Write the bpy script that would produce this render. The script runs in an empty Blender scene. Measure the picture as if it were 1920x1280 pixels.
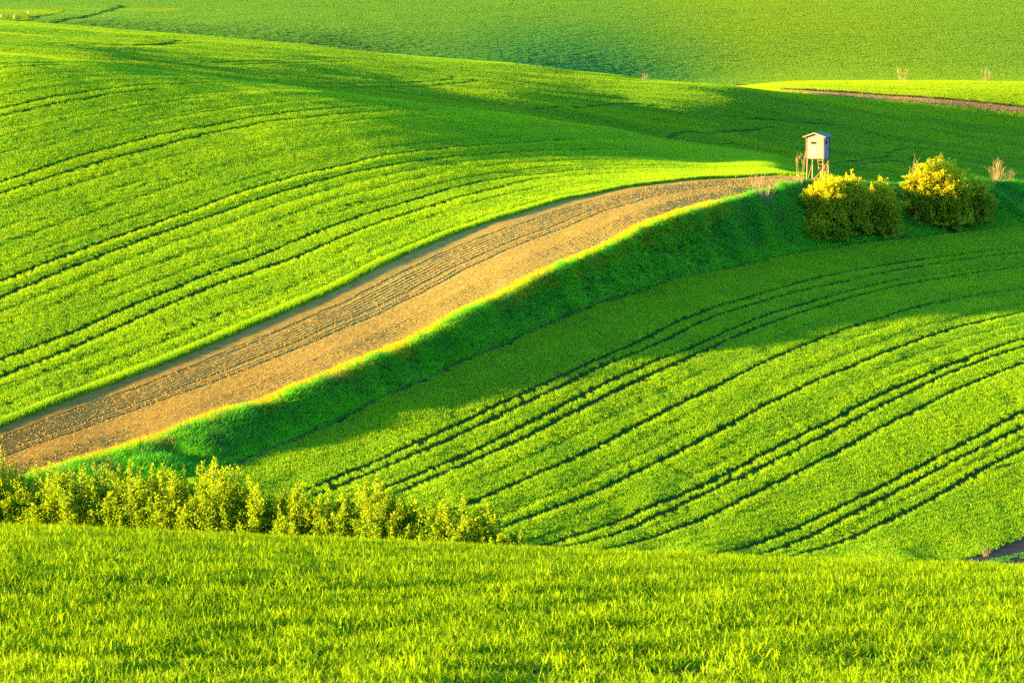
import bpy, math, random
import numpy as np
from mathutils import Vector

# ------------------------------------------------------------------ camera, sky, sun, exposure
scene = bpy.context.scene
cam_data = bpy.data.cameras.new('camera')
cam = bpy.data.objects.new('camera', cam_data)
scene.collection.objects.link(cam)
cam.location = (0, 0, 0)
cam.rotation_euler = (math.radians(90 - 6.0), 0, 0)
cam_data.sensor_width = 36.0
cam_data.lens = 120.0
cam_data.clip_start = 0.5
cam_data.clip_end = 6000
cam_data.dof.use_dof = True
cam_data.dof.focus_distance = 230.0
cam_data.dof.aperture_fstop = 9.0
scene.camera = cam

SUN_EL = math.radians(6.5)
SUN_AZ = math.atan2(-0.95, -0.31)          # from the left, a little behind the camera
sun_vec = Vector((math.sin(SUN_AZ) * math.cos(SUN_EL), math.cos(SUN_AZ) * math.cos(SUN_EL), math.sin(SUN_EL)))
world = bpy.data.worlds.new('World')
scene.world = world
world.use_nodes = True
wn = world.node_tree
bg = wn.nodes['Background']
sky = wn.nodes.new('ShaderNodeTexSky')
sky.sky_type = 'NISHITA'
sky.sun_disc = False
sky.sun_elevation = SUN_EL
sky.sun_rotation = SUN_AZ
sky.air_density = 1.0
sky.dust_density = 0.3
sky.ozone_density = 4.0
wn.links.new(sky.outputs['Color'], bg.inputs['Color'])
bg.inputs['Strength'].default_value = 0.125
sun_data = bpy.data.lights.new('sun', 'SUN')
sun_data.energy = 5.0
sun_data.angle = math.radians(0.53)
sun_data.color = (1.0, 0.57, 0.09)
sun = bpy.data.objects.new('sun', sun_data)
scene.collection.objects.link(sun)
sun.rotation_euler = (-sun_vec).to_track_quat('-Z', 'Y').to_euler()
scene.view_settings.view_transform = 'Standard'
scene.view_settings.look = 'None'
scene.view_settings.exposure = 3.58
scene.cycles.use_denoising = False
scene.cycles.sample_clamp_indirect = 2.0
scene.view_settings.gamma = 1.0
scene.view_settings.use_curve_mapping = False
scene.cycles.max_bounces = 6
scene.cycles.diffuse_bounces = 3
scene.cycles.transmission_bounces = 4
scene.cycles.transparent_max_bounces = 4

# ------------------------------------------------------------------ survey data, metres
LEFT=[[(-47.84,313.3),(-47.18,315.42),(-45.33,319.74),(-42.99,324.62)],[(-44.76,289.8),(-43.78,292.34),(-41.09,299.42),(-38.59,305.52),(-35.73,311.82),(-31.45,320.26),(-26.31,330.95)],[(-44.17,285.89),(-43.22,288.55),(-40.56,295.47),(-37.73,302.43),(-35.54,308.03),(-32.34,314.27)],[(-40.59,259.57),(-39.4,262.49),(-37.7,267.08),(-34.78,274.83),(-31.44,283.54),(-27.8,291.93),(-22.73,303.42),(-19.37,310.38),(-16.28,316.34),(-10.49,328.02)],[(-40.01,255.77),(-38.82,258.57),(-37.03,263.17),(-35.19,268.05),(-31.21,277.5),(-27.7,286.11),(-22.42,299.21),(-19.05,305.18),(-12.88,317.41),(-8.15,326.42)],[(-36.22,230.89),(-35.12,233.29),(-32.33,239.84),(-29.38,246.79),(-26.23,253.86),(-22.94,261.89),(-20.18,268.86),(-16.46,277.05),(-14.07,281.33),(-11.45,287.39),(-6.85,296.14),(-4.92,300.07),(1.17,311.86),(8.23,327.38)],[(-35.64,227.08),(-34.53,229.25),(-31.79,235.78),(-28.92,242.84),(-25.84,250.05),(-22.55,257.3),(-19.8,263.64),(-16.91,270.41),(-13.86,277.03),(-10.2,283.88),(-6.72,290.56),(-0.47,301.5),(4.36,309.86),(11.03,321.06)],[(-33.41,212.47),(-32.43,214.86),(-30.28,218.99),(-28.33,222.72),(-26.42,227.42),(-24.05,232.3),(-20.99,239.07),(-18.37,244.16),(-15.01,252.3),(-11.42,260.57),(-7.57,268.7),(-3.48,278.19),(1.07,286.52),(7.42,294.82),(16.05,302.02)],[(-32.91,209.15),(-31.91,211.36),(-29.77,215.17),(-27.75,219.36),(-25.97,223.44),(-23.68,228.63),(-20.65,235.08),(-18.05,239.9),(-14.69,246.68),(-11.2,255.42),(-7.42,263.52),(-3.41,272.41),(0.0,279.72),(2.59,285.12),(8.94,291.9),(15.58,293.17)]]
LEFTTHIN=[[(-22.91,220.95),(-19.95,226.94),(-17.47,231.98),(-15.05,236.88),(-12.87,241.48)],[(-33.52,222.35),(-30.26,229.6),(-26.79,237.29),(-23.02,244.83),(-18.91,251.61),(-14.67,260.3),(-10.1,269.13)],[(-31.03,205.31),(-26.96,211.61),(-22.8,219.9),(-18.91,227.3),(-14.73,234.83),(-9.99,245.17)],[(-36.95,245.76),(-33.14,255.19),(-29.04,265.34),(-24.11,275.54),(-18.71,285.24)],[(-40.95,273.09),(-37.09,282.78),(-32.16,294.42),(-26.74,306.13)]]
RIGHT=[[(-12.54,189.13),(-10.89,191.7),(-9.72,193.72),(-7.16,197.55),(-3.37,204.0),(0.0,209.9),(3.4,216.09),(8.03,225.26),(10.95,232.48),(15.14,241.2),(18.65,247.65),(24.51,258.4),(30.41,265.76),(36.38,271.53),(41.48,275.8),(45.45,279.02)],[(-11.9,188.37),(-10.1,191.05),(-7.1,195.7),(-4.11,200.44),(0.0,207.71),(3.36,213.88),(6.02,218.95),(9.58,225.9),(13.67,235.39),(18.39,244.2),(24.07,253.72),(30.05,262.57),(36.05,269.03),(41.12,273.38),(45.01,276.26)],[(-7.81,190.31),(-6.81,191.91),(-3.27,197.26),(0.0,203.22),(5.03,213.01),(8.64,219.68),(12.67,227.12),(17.95,238.19),(22.37,245.86),(28.32,256.14),(35.36,263.8),(40.31,267.92),(44.15,270.89)],[(-7.18,189.37),(-6.18,190.92),(-3.98,194.3),(0.0,200.87),(3.26,207.1),(5.84,211.91),(9.45,218.55),(13.33,226.16),(17.7,234.81),(24.4,246.88),(29.19,254.91),(35.13,262.03),(40.09,266.4),(43.9,269.32)],[(-3.26,187.38),(-2.24,188.79),(0.0,192.5),(4.74,200.62),(8.15,207.02),(12.68,214.92),(16.81,222.77),(20.24,229.17),(25.46,238.46),(30.16,246.39),(34.87,252.55),(38.57,256.16),(42.3,259.33)],[(-1.16,182.91),(0.0,184.99),(1.33,187.15),(3.76,190.77),(7.79,197.59),(12.11,205.02),(16.02,212.01),(18.94,216.93),(21.98,221.85),(26.83,230.13),(30.87,236.84),(36.95,245.22),(40.81,250.03)],[(0.0,176.89),(1.28,180.36),(4.38,184.94),(7.32,189.23),(11.58,195.66),(15.3,202.15),(19.96,209.51),(23.98,216.16),(27.12,221.08),(30.41,226.29),(33.16,230.62),(37.15,236.51)],[(1.4,177.62),(2.57,180.64),(4.33,182.72),(7.4,187.27),(11.48,193.88),(15.12,199.68),(20.32,208.01),(23.69,213.51),(26.83,218.64),(30.11,223.98),(34.8,230.7),(38.61,236.33)],[(3.96,178.74),(5.15,180.91),(7.27,183.9),(10.4,188.02),(14.78,195.1),(17.46,199.51),(22.19,207.17),(26.2,213.42),(29.38,218.45),(34.01,225.32),(37.68,230.56)],[(9.89,178.65),(10.91,180.59),(14.05,185.15),(18.1,190.99),(22.35,197.56),(25.73,202.71),(28.74,207.24),(32.11,212.41),(35.48,216.76)],[(12.5,179.65),(13.84,182.3),(16.32,186.03),(19.81,191.52),(24.47,198.87),(28.37,204.52),(31.6,208.94),(34.81,212.56)],[(13.94,179.8),(15.22,181.61),(18.51,185.88),(22.01,190.85),(24.81,195.24),(27.77,200.06),(30.94,204.46),(34.13,208.27)]]
RIGHTTHIN=[[(10.45,194.73),(14.26,196.45),(17.32,195.95),(21.21,197.72),(23.27,199.35)],[(15.8,185.07),(19.61,188.07),(23.11,192.57),(26.83,197.67),(29.94,201.94)],[(14.0,180.67),(16.78,182.92),(18.63,184.12)]]
MID=[[(-51.0,392.15),(-44.78,404.85),(-39.64,417.21),(-32.64,436.51),(-27.1,457.84),(-24.99,458.31)],[(-39.08,411.29),(-32.24,431.14),(-26.66,450.37),(-22.46,465.1)],[(-58.41,421.54),(-50.9,444.81),(-47.56,462.89),(-46.58,476.41)],[(-56.17,419.45),(-50.52,441.44),(-47.19,459.23),(-43.93,474.18)],[(-28.45,396.77),(-22.44,405.5),(-13.69,428.41),(-8.95,441.83),(-8.05,449.28),(-8.62,453.34),(-9.79,455.32)],[(-24.72,396.43),(-20.68,402.04),(-10.35,428.15),(-6.2,441.78),(-5.17,447.98),(-6.32,450.83),(-7.77,453.43)],[(38.92,411.73),(41.54,415.38),(45.75,423.14),(47.21,429.28),(49.14,436.94),(50.8,441.35)],[(41.2,412.03),(45.04,417.8),(49.17,425.26),(50.98,432.24),(52.41,439.15),(52.06,443.23)],[(11.79,343.14),(19.27,411.55),(24.28,420.4),(29.68,432.09),(33.15,442.49)],[(2.57,411.16),(9.33,427.05),(13.62,436.54),(18.49,438.93),(23.35,440.13)],[(26.81,440.67),(32.13,447.6),(36.75,452.81),(42.68,455.71)]]
FAR=[[(-89.63,662.13),(-89.52,670.6),(-89.97,714.08),(-93.62,766.77),(-95.39,807.02),(-95.66,831.23),(-97.32,841.16)],[(-88.18,699.8),(-92.27,770.44),(-93.19,804.31),(-93.81,832.06),(-95.81,841.69)],[(-117.33,785.88),(-111.4,795.9),(-104.08,798.59)],[(-104.08,798.59),(-96.92,716.16),(-94.78,665.79)]]
E=[(-32.11,199.81),(-30.5,201.71),(-26.99,207.39),(-22.3,214.93),(-17.38,224.55),(-12.18,235.27),(-8.8,244.02),(-4.19,255.01),(0.0,262.32),(4.23,270.69),(9.8,278.52),(15.53,283.78),(21.5,286.59),(24.62,286.34)]
G=[(-30.31,188.23),(-27.24,191.88),(-23.83,195.55),(-21.63,198.02),(-17.8,201.88),(-14.86,205.19),(-10.63,211.33),(-6.84,217.8),(-3.52,224.46),(0.0,231.64),(2.79,236.89),(6.73,245.42),(9.9,252.85),(15.53,264.74),(19.18,272.53),(21.72,277.82),(24.21,281.56)]
T=[(-30.11,186.99),(-27.1,190.81),(-23.26,194.08),(-19.64,197.88),(-14.7,202.95),(-10.52,208.94),(-6.77,215.28),(-3.48,221.54),(0.0,228.72),(4.67,238.16),(9.77,249.49),(14.63,259.63),(18.48,268.56),(22.0,275.89),(26.01,281.97),(33.43,288.92),(44.57,296.96),(51.36,301.32)]
B=[(-29.64,184.03),(-25.56,188.27),(-21.32,190.31),(-17.18,194.44),(-14.98,197.93),(-11.18,204.62),(-6.04,213.41),(-0.46,223.58),(1.15,227.97),(6.58,239.71),(11.81,251.11),(19.94,265.13),(24.59,270.59),(29.33,275.39),(34.27,280.55),(39.27,285.05),(43.28,287.99),(50.04,293.31)]
CORNER=[(24.12,181.56,-30.92),(25.91,183.68,-30.87),(28.42,187.28,-30.64),(33.22,192.96,-29.93)]
TRACKA=[(41.73,637.35,-19.33),(38.96,520.55,-16.44),(49.49,529.04,-17.04),(59.78,532.44,-17.81),(70.09,535.04,-18.56),(80.08,534.73,-19.63),(90.04,534.33,-20.62)]
TRACKB=[(39.05,596.37,-18.28),(36.98,494.12,-15.83),(48.37,517.01,-17.13),(58.68,522.52,-18.13),(68.93,526.06,-19.07),(79.0,527.45,-20.27),(88.96,527.82,-21.35)]
RIDGEFIELD_EDGE=[(54.02,577.65,-16.85),(65.35,582.32,-16.99),(76.52,584.45,-17.09),(87.82,586.87,-17.21),(98.57,585.52,-17.31)]
SHADE=[(28.14,487.96,-14.73),(36.17,483.25,-16.01),(45.56,486.82,-17.65),(55.34,492.58,-19.24),(65.58,500.23,-20.55),(76.31,509.22,-21.71),(86.62,513.76,-22.71)]
FARCORNER=[(-122.04,784.74,-6.03),(-104.73,803.61,-6.3),(-95.41,670.28,-7.33),(-102.96,661.8,-7.03)]
SPOTS={'tower':(25.04,279.44,-16.63),'bareA':(19.72,269.34,-17.46),'bareA2':(19.87,276.29,-16.53),'sapling':(23.56,277.53,-16.6),'bareB':(33.98,288.97,0),'bareC':(41.69,294.59,0),'bareC2':(42.97,295.49,0),'bareD':(18.96,490.51,-14.0),'bareE':(66.76,581.14,-17.0),'bareF':(81.65,585.28,-17.16),'twig':(25.64,182.53,-30.91),'bush0':(23.9,272.65,-19.43),'bush1':(25.76,274.17,-19.84),'bush2':(27.88,276.09,-19.98),'bush3':(30.08,278.44,-19.97),'bush4':(32.14,281.26,-19.6),'bush5':(34.28,282.57,-19.91),'bush6':(36.02,284.06,-19.93),'bush7':(38.03,285.8,-19.92),'bush8':(39.4,287.75,-19.47),'bush9':(33.45,283.11,-19.29),'yb0':(25.16,276.31,-18.09),'yb1':(27.17,278.72,-18.16),'yb2':(29.23,280.99,-18.26),'yb3':(30.95,282.63,-18.32),'yb4':(33.54,285.12,-18.31),'yb5':(36.09,287.27,-18.35),'yb6':(38.47,288.64,-18.62),'post0':(-100.11,672.43,-6.94),'post1':(-97.86,674.23,-7.06),'post2':(-99.98,708.69,-6.54)}
UP=[(-32.113,199.812,-26.541),(-30.306,188.226,-28.298),(-27.886,205.983,-25.527),(-26.185,193.041,-27.558),(-22.302,214.926,-24.051),(-20.692,198.986,-26.347),(-16.374,226.731,-22.278),(-14.855,205.189,-25.041),(-9.839,241.4,-20.235),(-8.769,214.573,-23.4),(-3.999,255.357,-18.614),(-3.524,224.465,-21.75),(0.0,262.32,-17.829),(0.0,231.642,-20.584),(5.323,272.262,-17.08),(4.724,241.164,-19.268),(10.929,279.578,-16.489),(9.895,252.846,-17.819),(15.983,283.997,-16.302),(14.831,263.323,-17.105),(19.654,285.74,-16.237),(18.683,271.491,-16.694),(24.618,286.344,-16.189),(24.211,281.561,-16.315),(-30.112,186.991,-28.41),(-26.015,191.752,-27.749),(-20.493,197.006,-26.691),(-14.698,202.954,-25.347),(-6.766,215.283,-23.171),(0.0,228.717,-20.972),(6.654,242.707,-19.002),(15.332,261.308,-17.199),(21.491,274.847,-16.626),(28.451,284.308,-16.8),(35.918,290.784,-17.132),(44.574,296.957,-17.532),(51.355,301.322,-17.837),(-35.45,221.284,-22.578),(-39.147,245.062,-18.257),(-43.245,271.392,-13.77),(-47.796,300.547,-9.531),(-51.026,321.154,-7.367),(-52.867,332.827,-6.787),(-55.515,349.468,-7.444),(-58.693,369.437,-8.204),(-60.801,382.751,-8.048),(-65.55,412.791,-7.317),(-70.673,445.188,-6.587),(-76.2,480.127,-5.932),(-80.207,505.439,-5.619),(-82.166,517.807,-5.581),(-87.107,548.874,-6.596),(-93.691,590.297,-7.643),(-101.88,641.966,-7.616),(-108.118,681.477,-6.185),(-122.205,770.367,-6.037),(-140.948,888.895,-3.39),(-164.278,1037.069,5.98),(-203.134,1284.031,23.239),(-281.041,1777.925,45.853),(-29.091,228.855,-21.568),(-31.904,251.608,-17.687),(-35.0,276.622,-13.725),(-38.412,304.121,-10.05),(-40.82,323.442,-8.217),(-42.187,334.349,-7.752),(-44.3,351.066,-8.459),(-46.836,371.126,-9.28),(-48.518,384.501,-9.16),(-52.244,414.182,-8.406),(-56.258,446.154,-7.658),(-60.584,480.593,-6.995),(-63.718,505.518,-6.689),(-65.249,517.69,-6.663),(-69.173,548.75,-7.743),(-74.401,590.164,-8.876),(-81.292,644.897,-9.0),(-86.269,684.586,-7.644),(-97.498,773.883,-6.793),(-112.44,892.949,-3.405),(-131.05,1041.79,6.007),(-162.045,1289.861,23.344),(-224.191,1785.984,46.061),(-22.714,237.473,-20.469),(-24.712,258.9,-17.145),(-26.893,282.26,-13.821),(-29.277,307.726,-10.81),(-30.947,325.497,-9.356),(-31.891,335.488,-9.021),(-33.489,352.262,-9.792),(-35.406,372.391,-10.69),(-36.677,385.811,-10.62),(-39.444,415.089,-9.8),(-42.422,446.589,-8.991),(-45.627,480.479,-8.282),(-47.947,504.981,-7.963),(-49.08,516.94,-7.944),(-52.032,547.956,-9.1),(-55.964,589.31,-10.336),(-61.444,647.089,-10.647),(-65.206,686.912,-9.385),(-73.682,776.512,-7.687),(-84.964,895.981,-3.417),(-99.026,1045.32,6.027),(-122.446,1294.221,23.423),(-169.405,1792.011,46.216),(-15.94,248.179,-19.184),(-17.17,267.77,-16.492),(-18.5,288.906,-13.868),(-19.937,311.71,-11.565),(-20.935,327.489,-10.502),(-21.496,336.314,-10.294),(-22.573,353.129,-11.169),(-23.866,373.308,-12.189),(-24.722,386.761,-12.114),(-26.549,415.52,-11.238),(-28.511,446.417,-10.379),(-30.621,479.612,-9.633),(-32.146,503.583,-9.308),(-32.891,515.275,-9.298),(-34.869,546.191,-10.534),(-37.505,587.413,-11.876),(-41.411,648.679,-12.41),(-43.947,688.599,-11.251),(-49.652,778.418,-8.643),(-57.247,898.177,-3.425),(-66.721,1047.878,6.042),(-82.501,1297.38,23.481),(-114.14,1796.377,46.329),(-8.608,261.913,-17.741),(-9.162,279.1,-15.8),(-9.753,297.415,-13.973),(-10.385,316.931,-12.439),(-10.819,330.298,-11.784),(-11.061,337.728,-11.699),(-11.616,354.614,-12.804),(-12.282,374.878,-14.086),(-12.722,388.387,-13.853),(-13.623,416.099,-12.904),(-14.588,445.787,-11.983),(-15.624,477.594,-11.194),(-16.37,500.51,-10.858),(-16.734,511.671,-10.856),(-17.741,542.371,-12.181),(-19.082,583.305,-13.644),(-21.25,649.653,-14.489),(-22.551,689.631,-13.454),(-25.473,779.584,-9.767),(-29.366,899.521,-3.43),(-34.225,1049.442,6.051),(-42.319,1299.311,23.516),(-58.549,1799.048,46.397),(-0.431,275.891,-16.818),(-0.455,290.933,-15.708),(-0.479,306.795,-14.625),(-0.505,323.523,-13.66),(-0.523,334.881,-13.199),(-0.532,341.162,-13.111),(-0.559,358.22,-14.431),(-0.591,378.69,-15.959),(-0.612,392.336,-15.587),(-0.652,418.181,-14.453),(-0.695,445.729,-13.361),(-0.74,475.092,-12.426),(-0.773,496.155,-12.017),(-0.789,506.388,-11.997),(-0.836,536.772,-13.384),(-0.9,577.283,-14.932),(-1.013,649.999,-16.106),(-1.075,689.999,-15.168),(-1.214,779.999,-10.639),(-1.399,899.999,-3.432),(-1.631,1049.999,6.054),(-2.016,1299.998,23.528),(-2.79,1799.998,46.422),(8.587,289.115,-16.39),(8.98,302.484,-16.018),(9.392,316.471,-15.621),(9.823,331.105,-15.22),(10.114,340.978,-14.986),(10.274,346.415,-14.909),(10.789,363.736,-16.143),(11.407,384.521,-17.581),(11.816,398.377,-17.52),(12.493,421.423,-16.252),(13.209,445.802,-15.052),(13.967,471.591,-14.036),(14.509,489.975,-13.59),(14.771,498.872,-13.56),(15.66,528.805,-15.031),(16.843,568.714,-16.696),(19.24,649.715,-18.367),(20.418,689.698,-17.568),(23.056,779.659,-11.856),(26.571,899.608,-3.431),(30.969,1049.543,6.052),(38.293,1299.436,23.518),(52.978,1799.22,46.402),(18.092,296.796,-16.469),(18.86,309.453,-16.644),(19.661,322.65,-16.801),(20.496,336.41,-16.934),(21.057,345.667,-17.005),(21.366,350.756,-17.032),(22.436,368.294,-18.215),(23.72,389.339,-19.606),(24.572,403.369,-19.841),(25.795,423.71,-18.258),(27.08,445.076,-16.772),(28.432,467.519,-15.512),(29.392,483.423,-14.936),(29.857,491.093,-14.867),(31.652,520.559,-16.407),(34.044,559.846,-18.168),(39.445,648.802,-19.581),(41.862,688.729,-19.286),(47.264,778.567,-12.507),(54.465,898.35,-3.426),(63.479,1048.079,6.043),(78.491,1297.628,23.485),(108.593,1796.721,46.337),(24.277,298.691,-16.641),(25.312,311.449,-17.094),(26.391,324.752,-17.554),(27.515,338.623,-18.019),(28.272,347.955,-18.322),(28.688,353.086,-18.483),(30.125,370.741,-19.659),(31.848,391.926,-21.048),(35.142,432.82,-19.751),(37.57,463.074,-17.86),(39.283,484.41,-16.478),(42.102,519.294,-16.51),(45.125,556.691,-16.738),(48.472,598.039,-17.398),(51.708,637.908,-19.054),(55.736,687.745,-19.152),(62.929,777.457,-12.597),(72.517,897.074,-3.421),(84.519,1046.593,6.035),(104.507,1295.793,23.452),(144.586,1794.184,46.272),(28.359,302.209,-18.545),(31.376,334.371,-20.414),(36.238,386.304,-22.497),(39.288,419.189,-20.798),(42.599,454.874,-19.179),(45.66,487.868,-17.609),(48.799,521.59,-17.103),(52.158,557.641,-16.857),(55.867,597.393,-17.193),(59.597,637.219,-18.835),(64.239,687.003,-18.918),(72.533,776.62,-12.584),(83.584,896.11,-3.417),(97.417,1045.471,6.028),(120.456,1294.407,23.427),(166.652,1792.269,46.223),(32.563,306.194,-18.739),(36.166,340.082,-20.706),(41.887,394.002,-22.879),(45.227,425.76,-21.409),(48.838,460.077,-20.036),(52.163,491.685,-18.717),(55.579,524.107,-17.752),(59.223,558.667,-17.106),(63.238,596.658,-17.172),(67.46,636.435,-18.812),(72.715,686.158,-18.894),(82.103,775.667,-12.568),(94.612,895.013,-3.413),(110.271,1044.194,6.021),(136.351,1292.83,23.398),(188.642,1790.088,46.166),(37.906,310.741,-18.987),(42.323,346.961,-21.091),(49.206,403.511,-23.392),(52.866,433.839,-22.127),(56.804,466.445,-20.979),(60.413,496.337,-19.886),(64.126,527.12,-18.431),(68.075,559.812,-17.363),(72.411,595.614,-17.142),(77.245,635.321,-18.779),(83.262,684.958,-18.861),(94.012,774.314,-12.546),(108.337,893.456,-3.407),(126.268,1042.38,6.01),(156.131,1290.59,23.358),(216.009,1786.992,46.087),(42.761,314.278,-19.223),(48.006,352.836,-21.471),(56.033,411.957,-23.908),(60.044,441.742,-22.789),(64.348,473.679,-21.795),(68.283,502.885,-20.854),(72.12,531.459,-19.021),(76.182,561.655,-17.632),(80.624,594.558,-17.186),(86.006,634.195,-18.824),(92.706,683.744,-18.913),(104.675,772.945,-12.524),(120.624,891.88,-3.401),(140.589,1040.545,6.0),(173.841,1288.324,23.317),(240.511,1783.859,46.006),(47.705,317.742,-19.455),(53.841,358.623,-21.846),(63.081,420.292,-24.419),(67.426,449.525,-23.413),(72.077,480.79,-22.539),(76.319,509.314,-21.716),(80.215,535.655,-19.549),(84.321,563.356,-17.879),(88.792,593.394,-17.235),(94.719,632.952,-18.876),(102.097,682.405,-18.971),(115.277,771.434,-12.5),(132.843,890.142,-3.395),(154.831,1038.522,5.988),(191.452,1285.825,23.271),(264.878,1780.404,45.917),(54.962,322.412,-19.792),(61.98,363.588,-22.206),(72.574,425.86,-24.809),(77.5,455.03,-24.019),(82.768,486.196,-23.364),(87.568,514.603,-22.744),(91.623,538.814,-20.173),(95.881,564.163,-18.17),(100.5,591.523,-17.3),(107.208,630.957,-18.944),(115.56,680.254,-19.049),(130.476,769.01,-12.46),(150.359,887.351,-3.384),(175.248,1035.272,5.969),(216.7,1281.812,23.199),(299.809,1774.856,45.774),(-28.618,177.64,-27.698),(-16.766,189.982,-25.493),(0.0,217.282,-20.78),(22.324,264.267,-16.833),(48.807,286.252,-18.065)]
LOW=[(-29.642,184.028,-28.401),(-25.56,188.273,-28.455),(-21.325,190.309,-28.307),(-17.175,194.443,-27.838),(-13.866,199.953,-27.099),(-8.558,209.121,-25.599),(-3.428,218.024,-24.208),(1.436,228.638,-23.119),(6.582,239.708,-22.169),(11.813,251.111,-21.721),(17.18,260.976,-21.534),(22.707,268.38,-21.155),(28.371,274.437,-20.84),(34.268,280.555,-20.652),(39.274,285.047,-20.536),(43.282,287.986,-20.476),(50.042,293.312,-20.303),(-0.493,2.959,-1.408),(-1.297,7.894,-2.728),(-3.212,19.74,-4.988),(-4.805,29.613,-6.713),(-6.715,41.46,-8.594),(-7.984,49.358,-9.65),(-9.562,59.233,-10.428),(-11.145,69.107,-11.518),(-13.05,80.955,-13.114),(-14.644,90.827,-14.844),(-17.518,108.596,-18.322),(-22.303,138.212,-23.761),(-25.165,155.983,-26.516),(-27.223,168.819,-27.888),(-28.012,173.757,-28.259),(-0.321,2.983,-1.419),(-0.846,7.955,-2.749),(-2.094,19.89,-5.026),(-3.133,29.836,-6.763),(-4.377,41.771,-8.658),(-5.205,49.728,-9.723),(-6.234,59.675,-10.578),(-7.267,69.622,-11.729),(-8.509,81.557,-13.381),(-9.548,91.503,-15.145),(-11.422,109.405,-18.686),(-14.542,139.243,-24.228),(-16.408,157.146,-27.041),(-17.75,170.076,-28.449),(-18.264,175.05,-28.833),(-0.152,2.996,-1.426),(-0.399,7.99,-2.761),(-0.988,19.976,-5.047),(-1.478,29.964,-6.792),(-2.065,41.949,-8.695),(-2.455,49.94,-9.764),(-2.941,59.928,-10.707),(-3.428,69.916,-11.925),(-4.014,81.902,-13.637),(-4.505,91.89,-15.433),(-5.389,109.868,-19.033),(-6.861,139.832,-24.672),(-7.741,157.81,-27.54),(-8.374,170.795,-28.985),(-8.617,175.789,-29.383),(0.02,3.0,-1.428),(0.052,8.0,-2.764),(0.128,20.0,-5.053),(0.191,29.999,-6.8),(0.267,41.999,-8.706),(0.317,49.999,-9.776),(0.38,59.999,-10.807),(0.443,69.999,-12.089),(0.519,81.998,-13.858),(0.582,91.998,-15.681),(0.696,109.998,-19.33),(0.887,139.997,-25.051),(1.0,157.997,-27.968),(1.082,170.997,-29.447),(1.113,175.996,-29.857),(0.191,2.994,-1.425),(0.501,7.984,-2.759),(1.242,19.961,-5.044),(1.858,29.942,-6.787),(2.596,41.92,-8.689),(3.087,49.905,-9.757),(3.699,59.886,-10.869),(4.312,69.867,-12.208),(5.049,81.844,-14.024),(5.666,91.825,-15.867),(6.778,109.791,-19.552),(8.63,139.734,-25.333),(9.737,157.7,-28.286),(10.533,170.675,-29.793),(10.838,175.666,-30.214),(0.36,2.978,-1.417),(0.947,7.944,-2.745),(2.345,19.862,-5.019),(3.508,29.794,-6.754),(4.901,41.713,-8.646),(5.828,49.659,-9.709),(6.984,59.592,-10.878),(8.143,69.525,-12.256),(9.536,81.444,-14.102),(10.7,91.376,-15.954),(12.801,109.253,-19.653),(16.297,139.048,-25.459),(18.389,156.926,-28.43),(19.892,169.839,-29.952),(20.468,174.806,-30.38),(0.502,2.958,-1.408),(1.321,7.89,-2.727),(3.273,19.73,-4.985),(4.897,29.598,-6.709),(6.843,41.439,-8.59),(8.137,49.334,-9.646),(9.752,59.202,-10.855),(11.371,69.07,-12.259),(13.316,80.912,-14.123),(14.942,90.778,-15.977),(17.875,108.538,-19.677),(22.757,138.138,-25.486),(25.678,155.899,-28.463),(27.778,168.729,-29.993),(28.583,173.664,-30.425),(-13.41,184.513,-29.359),(-13.831,190.499,-28.488),(-8.176,184.819,-29.408),(-8.433,190.814,-28.535),(-8.754,198.307,-27.444),(-2.838,179.478,-29.993),(-2.923,184.977,-29.433),(-3.014,190.976,-28.559),(-3.129,198.475,-27.468),(-3.244,205.974,-26.215),(-3.358,213.474,-24.868),(2.285,180.629,-30.185),(2.35,185.965,-29.59),(2.424,191.965,-28.707),(2.517,199.534,-27.614),(2.609,207.064,-26.353),(2.703,214.776,-25.02),(2.824,224.697,-23.617),(7.481,181.96,-30.408),(7.685,187.082,-29.768),(7.924,193.101,-28.877),(8.228,200.731,-27.78),(8.528,208.296,-26.51),(8.845,216.275,-25.194),(9.262,226.731,-23.83),(9.866,241.839,-22.366),(12.736,183.057,-30.591),(13.072,188.046,-29.921),(13.486,194.182,-29.038),(13.996,201.765,-27.923),(14.506,209.358,-26.645),(15.06,217.598,-25.348),(15.801,228.579,-24.025),(16.866,244.294,-22.593),(18.027,183.878,-30.728),(18.5,188.856,-30.05),(19.093,195.104,-29.176),(19.807,202.634,-28.043),(20.527,210.25,-26.759),(21.333,218.743,-25.482),(22.427,230.24,-24.199),(24.023,246.945,-22.838),(25.572,263.125,-21.849),(23.345,184.549,-30.84),(23.953,189.512,-30.155),(24.732,195.867,-29.29),(25.646,203.339,-28.141),(26.578,210.972,-26.851),(27.648,219.71,-25.594),(29.124,231.712,-24.354),(31.337,249.652,-23.089),(33.266,265.276,-22.028),(28.679,185.071,-30.928),(29.421,190.016,-30.235),(30.389,196.464,-29.38),(31.501,203.89,-28.217),(32.659,211.628,-26.934),(33.996,220.535,-25.691),(35.874,232.994,-24.489),(38.772,252.148,-23.319),(41.035,267.128,-22.182),(43.062,280.554,-21.093),(32.237,185.337,-30.972),(33.069,190.28,-30.277),(34.161,196.757,-29.423),(35.41,204.188,-28.258),(36.737,212.083,-26.992),(38.294,221.321,-25.782),(40.406,233.804,-24.574),(43.775,253.627,-23.456),(46.269,268.34,-22.283),(48.619,282.202,-21.217),(-35.536,220.839,-31.969),(-20.59,233.333,-31.179),(0.0,269.817,-25.534),(27.222,322.058,-22.353),(59.994,351.984,-21.056)]
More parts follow.
